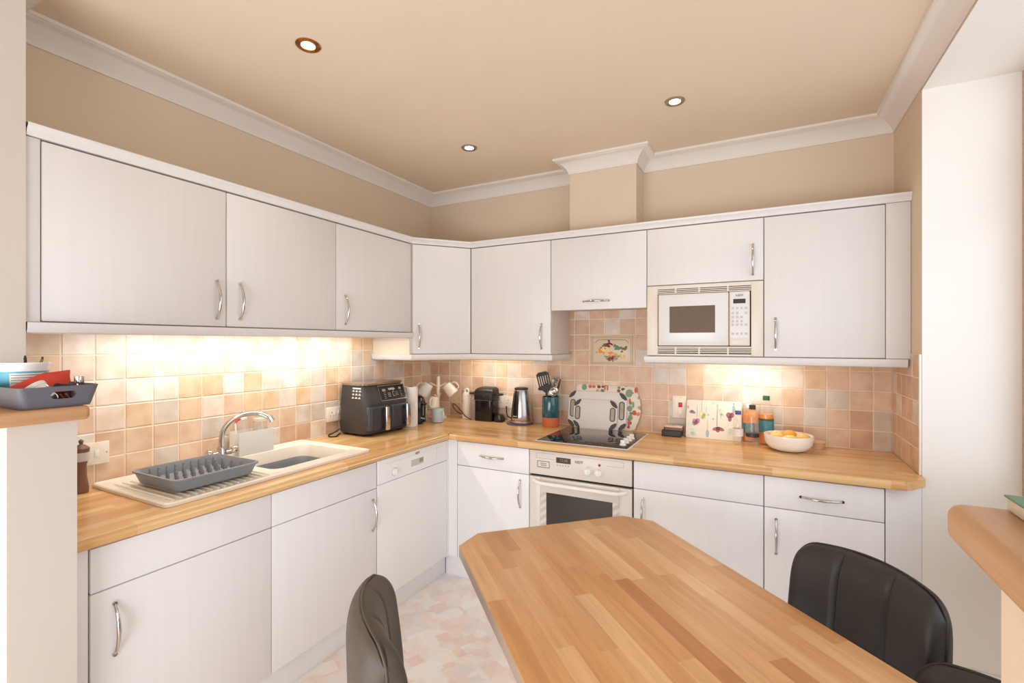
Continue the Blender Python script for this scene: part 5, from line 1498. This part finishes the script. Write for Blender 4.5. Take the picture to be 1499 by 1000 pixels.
# ------------------------------------------------------------------ basket on the left shelf
t = thing('storage_basket', 'slate grey plastic basket with slot handle on the left shelf', 'basket', (0.55, -2.495, 1.2665))
zb0, zb1 = 1.2668, 1.322
bx0, bx1, by0, by1 = 0.40, 0.690, -2.566, -2.424
def bk_(o, z, r=0.015): return [(p[0], p[1], z) for p in rrect(bx0 - o, bx1 + o, by0 - o, by1 + o, r, 5)]
b = B()
b.loft([bk_(0.0, zb0), bk_(0.002, zb0 + 0.006)], True, True, False)
b.loft([bk_(0.0115, zb1 - 0.008), bk_(0.0135, zb1), bk_(0.0105, zb1), bk_(0.0085, zb1 - 0.008)], True, False, False)
# inner floor
b.loft([bk_(-0.002, zb0 + 0.003), bk_(-0.001, zb0 + 0.006)], True, True, False)
# middle band of the walls, open where the slot is
yc = (by0 + by1) / 2 - 0.0
def band(pts_o0, pts_o1):
    pass
m0, m1 = bk_(0.002, zb0 + 0.006), bk_(0.0115, zb1 - 0.008)
i0, i1 = bk_(-0.001, zb0 + 0.006), bk_(0.0085, zb1 - 0.008)
n = len(m0)
for a_, c_ in ((m0, m1), (i0, i1)):
    for i in range(n):
        j = (i + 1) % n
        p, q = Vector(a_[i]), Vector(a_[j])
        if abs(p.x - q.x) < 1e-6 and p.x > 0.68:     # the long +x side: leave a slot
            up0, up1 = Vector(c_[i]), Vector(c_[j])
            fl_ = p.y > q.y
            def sl(u):
                k_ = 1 - u if fl_ else u
                t_ = (k_ - 0.36) / (0.76 - 0.36)
                if t_ <= 0 or t_ >= 1: return None
                e_ = min(t_, 1 - t_) / 0.18
                hh = 0.235 * (1 if e_ >= 1 else math.sqrt(max(0.0, 1 - (1 - e_) ** 2)))
                return 0.63 - hh, 0.63 + hh
            NS = 60
            P_ = lambda u_, v_: p.lerp(q, u_).lerp(up0.lerp(up1, u_), v_)
            for k in range(NS):
                ua, ub = k / NS, (k + 1) / NS
                la, lb_ = sl(ua), sl(ub)
                if la is None and lb_ is None:
                    b.poly([P_(ua, 0), P_(ub, 0), P_(ub, 1), P_(ua, 1)])
                else:
                    la = la or (0.63, 0.63); lb_ = lb_ or (0.63, 0.63)
                    b.poly([P_(ua, 0), P_(ub, 0), P_(ub, lb_[0]), P_(ua, la[0])])
                    b.poly([P_(ua, la[1]), P_(ub, lb_[1]), P_(ub, 1), P_(ua, 1)])
        else:
            b.poly([a_[i], a_[j], c_[j], c_[i]])
obj('basket_wall', b, M['slate'], t)
zi = zb0 + 0.0045
t = thing('plastic_pot', 'blue and white plastic tub standing at the back of the basket', 'tub', (0.47, -2.497, zi))
b = B(); b.lathe([(0.048, 0.0), (0.050, 0.004), (0.054, 0.085)], (0.47, -2.497, zi), 32, cap1=False); obj('blue_wrap', b, M['blue_tub'], t)
b = B(); b.lathe([(0.054, 0.0852), (0.0555, 0.100), (0.058, 0.103), (0.058, 0.109), (0.054, 0.109), (0.049, 0.01), (0.0, 0.008)], (0.47, -2.497, zi), 32, cap0=False, cap1=False); obj('white_rim', b, M['ceramic'], t)
lb = B(); rg = []
for z in (0.045, 0.080):
    rad = 0.050 + 0.004 * (z - 0.004) / 0.081 + 0.0006
    rg.append([(0.47 + rad * math.cos(a_), -2.497 + rad * math.sin(a_), zi + z) for a_ in [math.radians(-45 + 8 * j) for j in range(11)]])
lb.loft(rg, closed=False, cap0=False, cap1=False); pl_ = obj('printed_panel', lb, M['label_white'], t)
b = B()
for k, z in enumerate((0.074, 0.067, 0.060, 0.053)):
    rad = 0.050 + 0.004 * (z - 0.004) / 0.081 + 0.0010
    rg = [[(0.47 + rad * math.cos(a_), -2.497 + rad * math.sin(a_), zi + z + dz) for a_ in [math.radians(-42 + 7 * j) for j in range(11 - k)]] for dz in (0, 0.0022)]
    b.loft(rg, closed=False, cap0=False, cap1=False)
obj('printed_lines', b, M['ink_grey'], pl_)
b = B(); rad = 0.0535
rg = [[(0.47 + rad * math.cos(a_), -2.497 + rad * math.sin(a_), zi + z) for a_ in [math.radians(-80 + 7 * j) for j in range(3)]] for z in (0.03, 0.045)]
b.loft(rg, closed=False, cap0=False, cap1=False); obj('green_motif', b, M['leafgreen'], t)
for dx, dy, tx, ty, h_, m in ((0.01, 0.01, 0.016, 0.0, 0.122, 'ink'), (0.03, 0.0, 0.036, 0.030, 0.118, 'olive')):
    tp = thing('pen', 'dark pen poking out of the blue tub' if m == 'ink' else 'olive stub poking out of the blue tub', 'pen', (0.47, -2.497, zi + 0.01), group='pens in the blue tub')
    b = B(); b.tube([(0.47 + dx, -2.497 + dy, zi + 0.012), (0.47 + tx, -2.497 + ty, zi + h_)], 0.0034, 8); obj('barrel', b, M[m], tp)
    b = B(); b.tube([(0.47 + tx, -2.497 + ty, zi + h_), (0.47 + tx + 0.001, -2.497 + ty, zi + h_ + 0.006)], [0.003, 0.002], 8); obj('tip', b, M['ink'], tp)
# red packet: a pillow-shaped sachet leaning in the basket
t = thing('snack_packet', 'crumpled red foil packet sticking up out of the basket', 'packet', (0.60, -2.50, zi))
b = B(); NU, NV = 14, 8
PF = frame_m((0.592, -2.497, zi + 0.004), (0.10, 1, 0.06), (-0.30, 0.05, 1))
fr_, bk2 = [], []
for j in range(NV + 1):
    v = j / NV; a1, a2 = [], []
    for i in range(NU + 1):
        u = i / NU; x = (u - 0.5) * (0.126 if v < 0.4 else 0.126); lo = 0.005 + 0.045 * max(0.0, (u - 0.55) / 0.45) ** 1.3; hi = 0.048 + 0.030 * min(1, u / 0.55) + 0.004 * u; y = lo + v * (hi - lo)
        th = 0.012 * math.sin(PI * u) ** 0.6 * math.sin(PI * min(0.98, max(0.02, v))) ** 0.6 + 0.0006
        wv = 0.003 * math.sin(9 * u + 5 * v)
        a1.append(PF @ Vector((x, y, th + wv))); a2.append(PF @ Vector((x, y, -th + wv)))
    fr_.append(a1); bk2.append(a2)
b.loft([p + list(reversed(q)) for p, q in zip(fr_, bk2)], True, True, True)
obj('foil_bag', b, M['red_packet'], t)
t = thing('cream_pot', 'white cream pot with red stripes tipped over in the basket', 'pot', (0.648, -2.535, zi))
TMx = Matrix.Translation((0.655, -2.520, zi + 0.030)) @ Matrix.Rotation(math.radians(32), 4, 'X') @ Matrix.Rotation(math.radians(-28), 4, 'Y')
b = B(); b.lathe([(0.021, -0.022), (0.024, -0.018), (0.026, 0.016)], (0, 0, 0), 28, cap1=False); bmesh.ops.transform(b.bm, matrix=TMx, verts=b.bm.verts); obj('pot_wall', b, M['ceramic'], t)
b = B(); b.lathe([(0.0275, 0.0155), (0.0275, 0.024), (0.025, 0.026)], (0, 0, 0), 28); bmesh.ops.transform(b.bm, matrix=TMx, verts=b.bm.verts); obj('lid', b, M['paper'], t)
b = B(); b.lathe([(0.0252, -0.004), (0.0257, 0.004)], (0, 0, 0), 28, cap0=False, cap1=False); b.lathe([(0.0245, -0.014), (0.0249, -0.010)], (0, 0, 0), 28, cap0=False, cap1=False); bmesh.ops.transform(b.bm, matrix=TMx, verts=b.bm.verts); obj('red_stripe', b, M['dark_red'], t)
t = thing('sunglasses', 'black sunglasses resting in the basket beside the cream pot', 'sunglasses', (0.665, -2.475, zi))
b = B(); R_ = frame_m((0.672, -2.478, zi + 0.046), (0.1, 1, -0.15), (-0.5, 0, 0.86))
b.prism(rrect(-0.020, 0.016, -0.014, 0.010, 0.009), -0.001, 0.001, 0.0005); bmesh.ops.transform(b.bm, matrix=R_, verts=b.bm.verts); obj('lens', b, M['black_gloss'], t)
b = B(); b.tube(bez([(0.672, -2.497, zi + 0.05), (0.64, -2.50, zi + 0.04), (0.60, -2.50, zi + 0.02)], 5), 0.002, 6); obj('temple_arm', b, M['black'], t)
t = thing('spray_bottle', 'small clear bottle with a silver cap at the end of the basket', 'bottle', (0.665, -2.445, zi))
b = B(); b.lathe([(0.011, 0.0), (0.012, 0.003), (0.012, 0.044), (0.009, 0.050)], (0.668, -2.444, zi), 18); obj('bottle_body', b, M['glass'], t)
b = B(); b.lathe([(0.0105, 0.050), (0.011, 0.052), (0.011, 0.072), (0.010, 0.073)], (0.668, -2.444, zi), 18); obj('cap', b, M['chrome'], t)
t = thing('key_bunch', 'dull metal keys seen through the basket slot', 'keys', (0.665, -2.50, zi))
b = B(); kr = random.Random(9)
b.tube([(0.676, -2.505 + 0.013 * math.cos(a_), zi + 0.020 + 0.013 * math.sin(a_)) for a_ in [PI * 2 * i / 16 for i in range(17)]], 0.002, 6); obj('key_ring', b, M['steel'], t)
for i in range(3):
    b = B(); y_ = -2.500 + i * 0.012
    b.tube([(0.678, y_, zi + 0.028), (0.674, y_ + 0.016, zi + 0.006)], 0.003, 6, sc=(1, 0.4)); obj('key', b, M['olive'], t)
t = thing('wallet', 'dark red wallet lying in the basket by the silver-capped bottle', 'wallet', (0.64, -2.462, zi))
b = B(); b.box(-0.04, 0.02, -0.008, 0.008, 0, 0.047, 0.004); bmesh.ops.transform(b.bm, matrix=Matrix.Translation((0.645, -2.466, zi)) @ Matrix.Rotation(0.0, 4, 'Z'), verts=b.bm.verts); obj('leather_fold', b, M['dark_red'], t)

# ------------------------------------------------------------------ ceiling downlights
def downlight(lab, x, y, ring):
    t = thing('downlight', lab, 'ceiling light', (x, y, CEIL - 0.02), group='ceiling downlights')
    b = B(); b.lathe([(0.046, CEIL - 0.0005), (0.046, CEIL - 0.004), (0.040, CEIL - 0.008), (0.030, CEIL - 0.006), (0.0265, CEIL - 0.0045), (0.0255, CEIL - 0.0005)], (x, y, 0), 36, cap0=False, cap1=False); obj('bezel', b, ring, t)
    b = B(); b.lathe([(0.025, CEIL - 0.0008), (0.0235, CEIL - 0.0030), (0.0, CEIL - 0.004)], (x, y, 0), 28, cap1=False, cap0=False); obj('lamp_face', b, M['lamp'], t)
    l = bpy.data.lights.new('downlight_lamp', 'SPOT'); l.energy = 3; l.spot_size = math.radians(110); l.spot_blend = 0.6; l.color = (1.0, 0.92, 0.82); l.shadow_soft_size = 0.03
    lo = bpy.data.objects.new('downlight_lamp', l); COL.objects.link(lo); lo.location = (x, y, CEIL - 0.02); 
    lo.parent = t; lo.location = (0, 0, 0)
downlight('bronze-ringed downlight nearest the camera above the sink side', 0.766, -1.78, M['bronze'])
downlight('satin downlight over the far corner of the room', 0.789, -0.669, M['satin_ring'])
downlight('satin downlight over the hob and microwave', 1.95, -0.675, M['satin_ring'])

# ------------------------------------------------------------------ lights
def area(name, loc, rot, sx, sy, e, c):
    l = bpy.data.lights.new(name, 'AREA'); l.shape = 'RECTANGLE'; l.size = sx; l.size_y = sy; l.energy = e; l.color = c
    o = bpy.data.objects.new(name, l); COL.objects.link(o); o.location = loc; o.rotation_euler = rot
    return o
area('strip_lamp_sink', (0.17, -1.50, 1.490), (0, 0, 0), 0.05, 1.35, 5.6, (1.0, 0.95, 0.88))
area('strip_lamp_corner', (0.62, -0.16, 1.352), (0, 0, 0), 0.40, 0.05, 1.2, (1.0, 0.90, 0.76))
area('strip_lamp_right', (2.22, -0.16, 1.352), (0, 0, 0), 0.40, 0.05, 1.4, (1.0, 0.91, 0.78))
area('window_daylight', (3.75, -1.9, 1.6), (0, math.radians(90), math.radians(-28)), 2.2, 2.8, 36, (0.88, 0.94, 1.0))
area('hall_fill_lamp', (1.4, -4.4, 0.72), (math.radians(92), 0, 0), 2.5, 1.3, 66, (0.94, 0.97, 1.0))  # added fill lamp behind the camera, brightens the base units and ceiling

w = bpy.data.worlds.new('World'); SC.world = w; w.use_nodes = True
bg = w.node_tree.nodes['Background']; bg.inputs[0].default_value = (0.95, 0.97, 1.0, 1); bg.inputs[1].default_value = 0.50

# ------------------------------------------------------------------ camera
cam = bpy.data.cameras.new('Camera'); co = bpy.data.objects.new('Camera', cam); COL.objects.link(co)
cam.sensor_fit = 'HORIZONTAL'; cam.sensor_width = 36.0; cam.lens = 36.0 * 703.58 / 1499.0
cam.shift_y = 2.0 / 1499.0; cam.clip_start = 0.02
co.location = (2.3234, -3.0591, 1.435); co.rotation_euler = (PI / 2, 0, 0.4820)
SC.camera = co
SC.view_settings.view_transform = 'Standard'
SC.view_settings.look = 'None'
SC.view_settings.exposure = 0.06
SC.cycles.max_bounces = 10; SC.cycles.diffuse_bounces = 6; SC.cycles.transparent_max_bounces = 16
SC.cycles.use_denoising = True
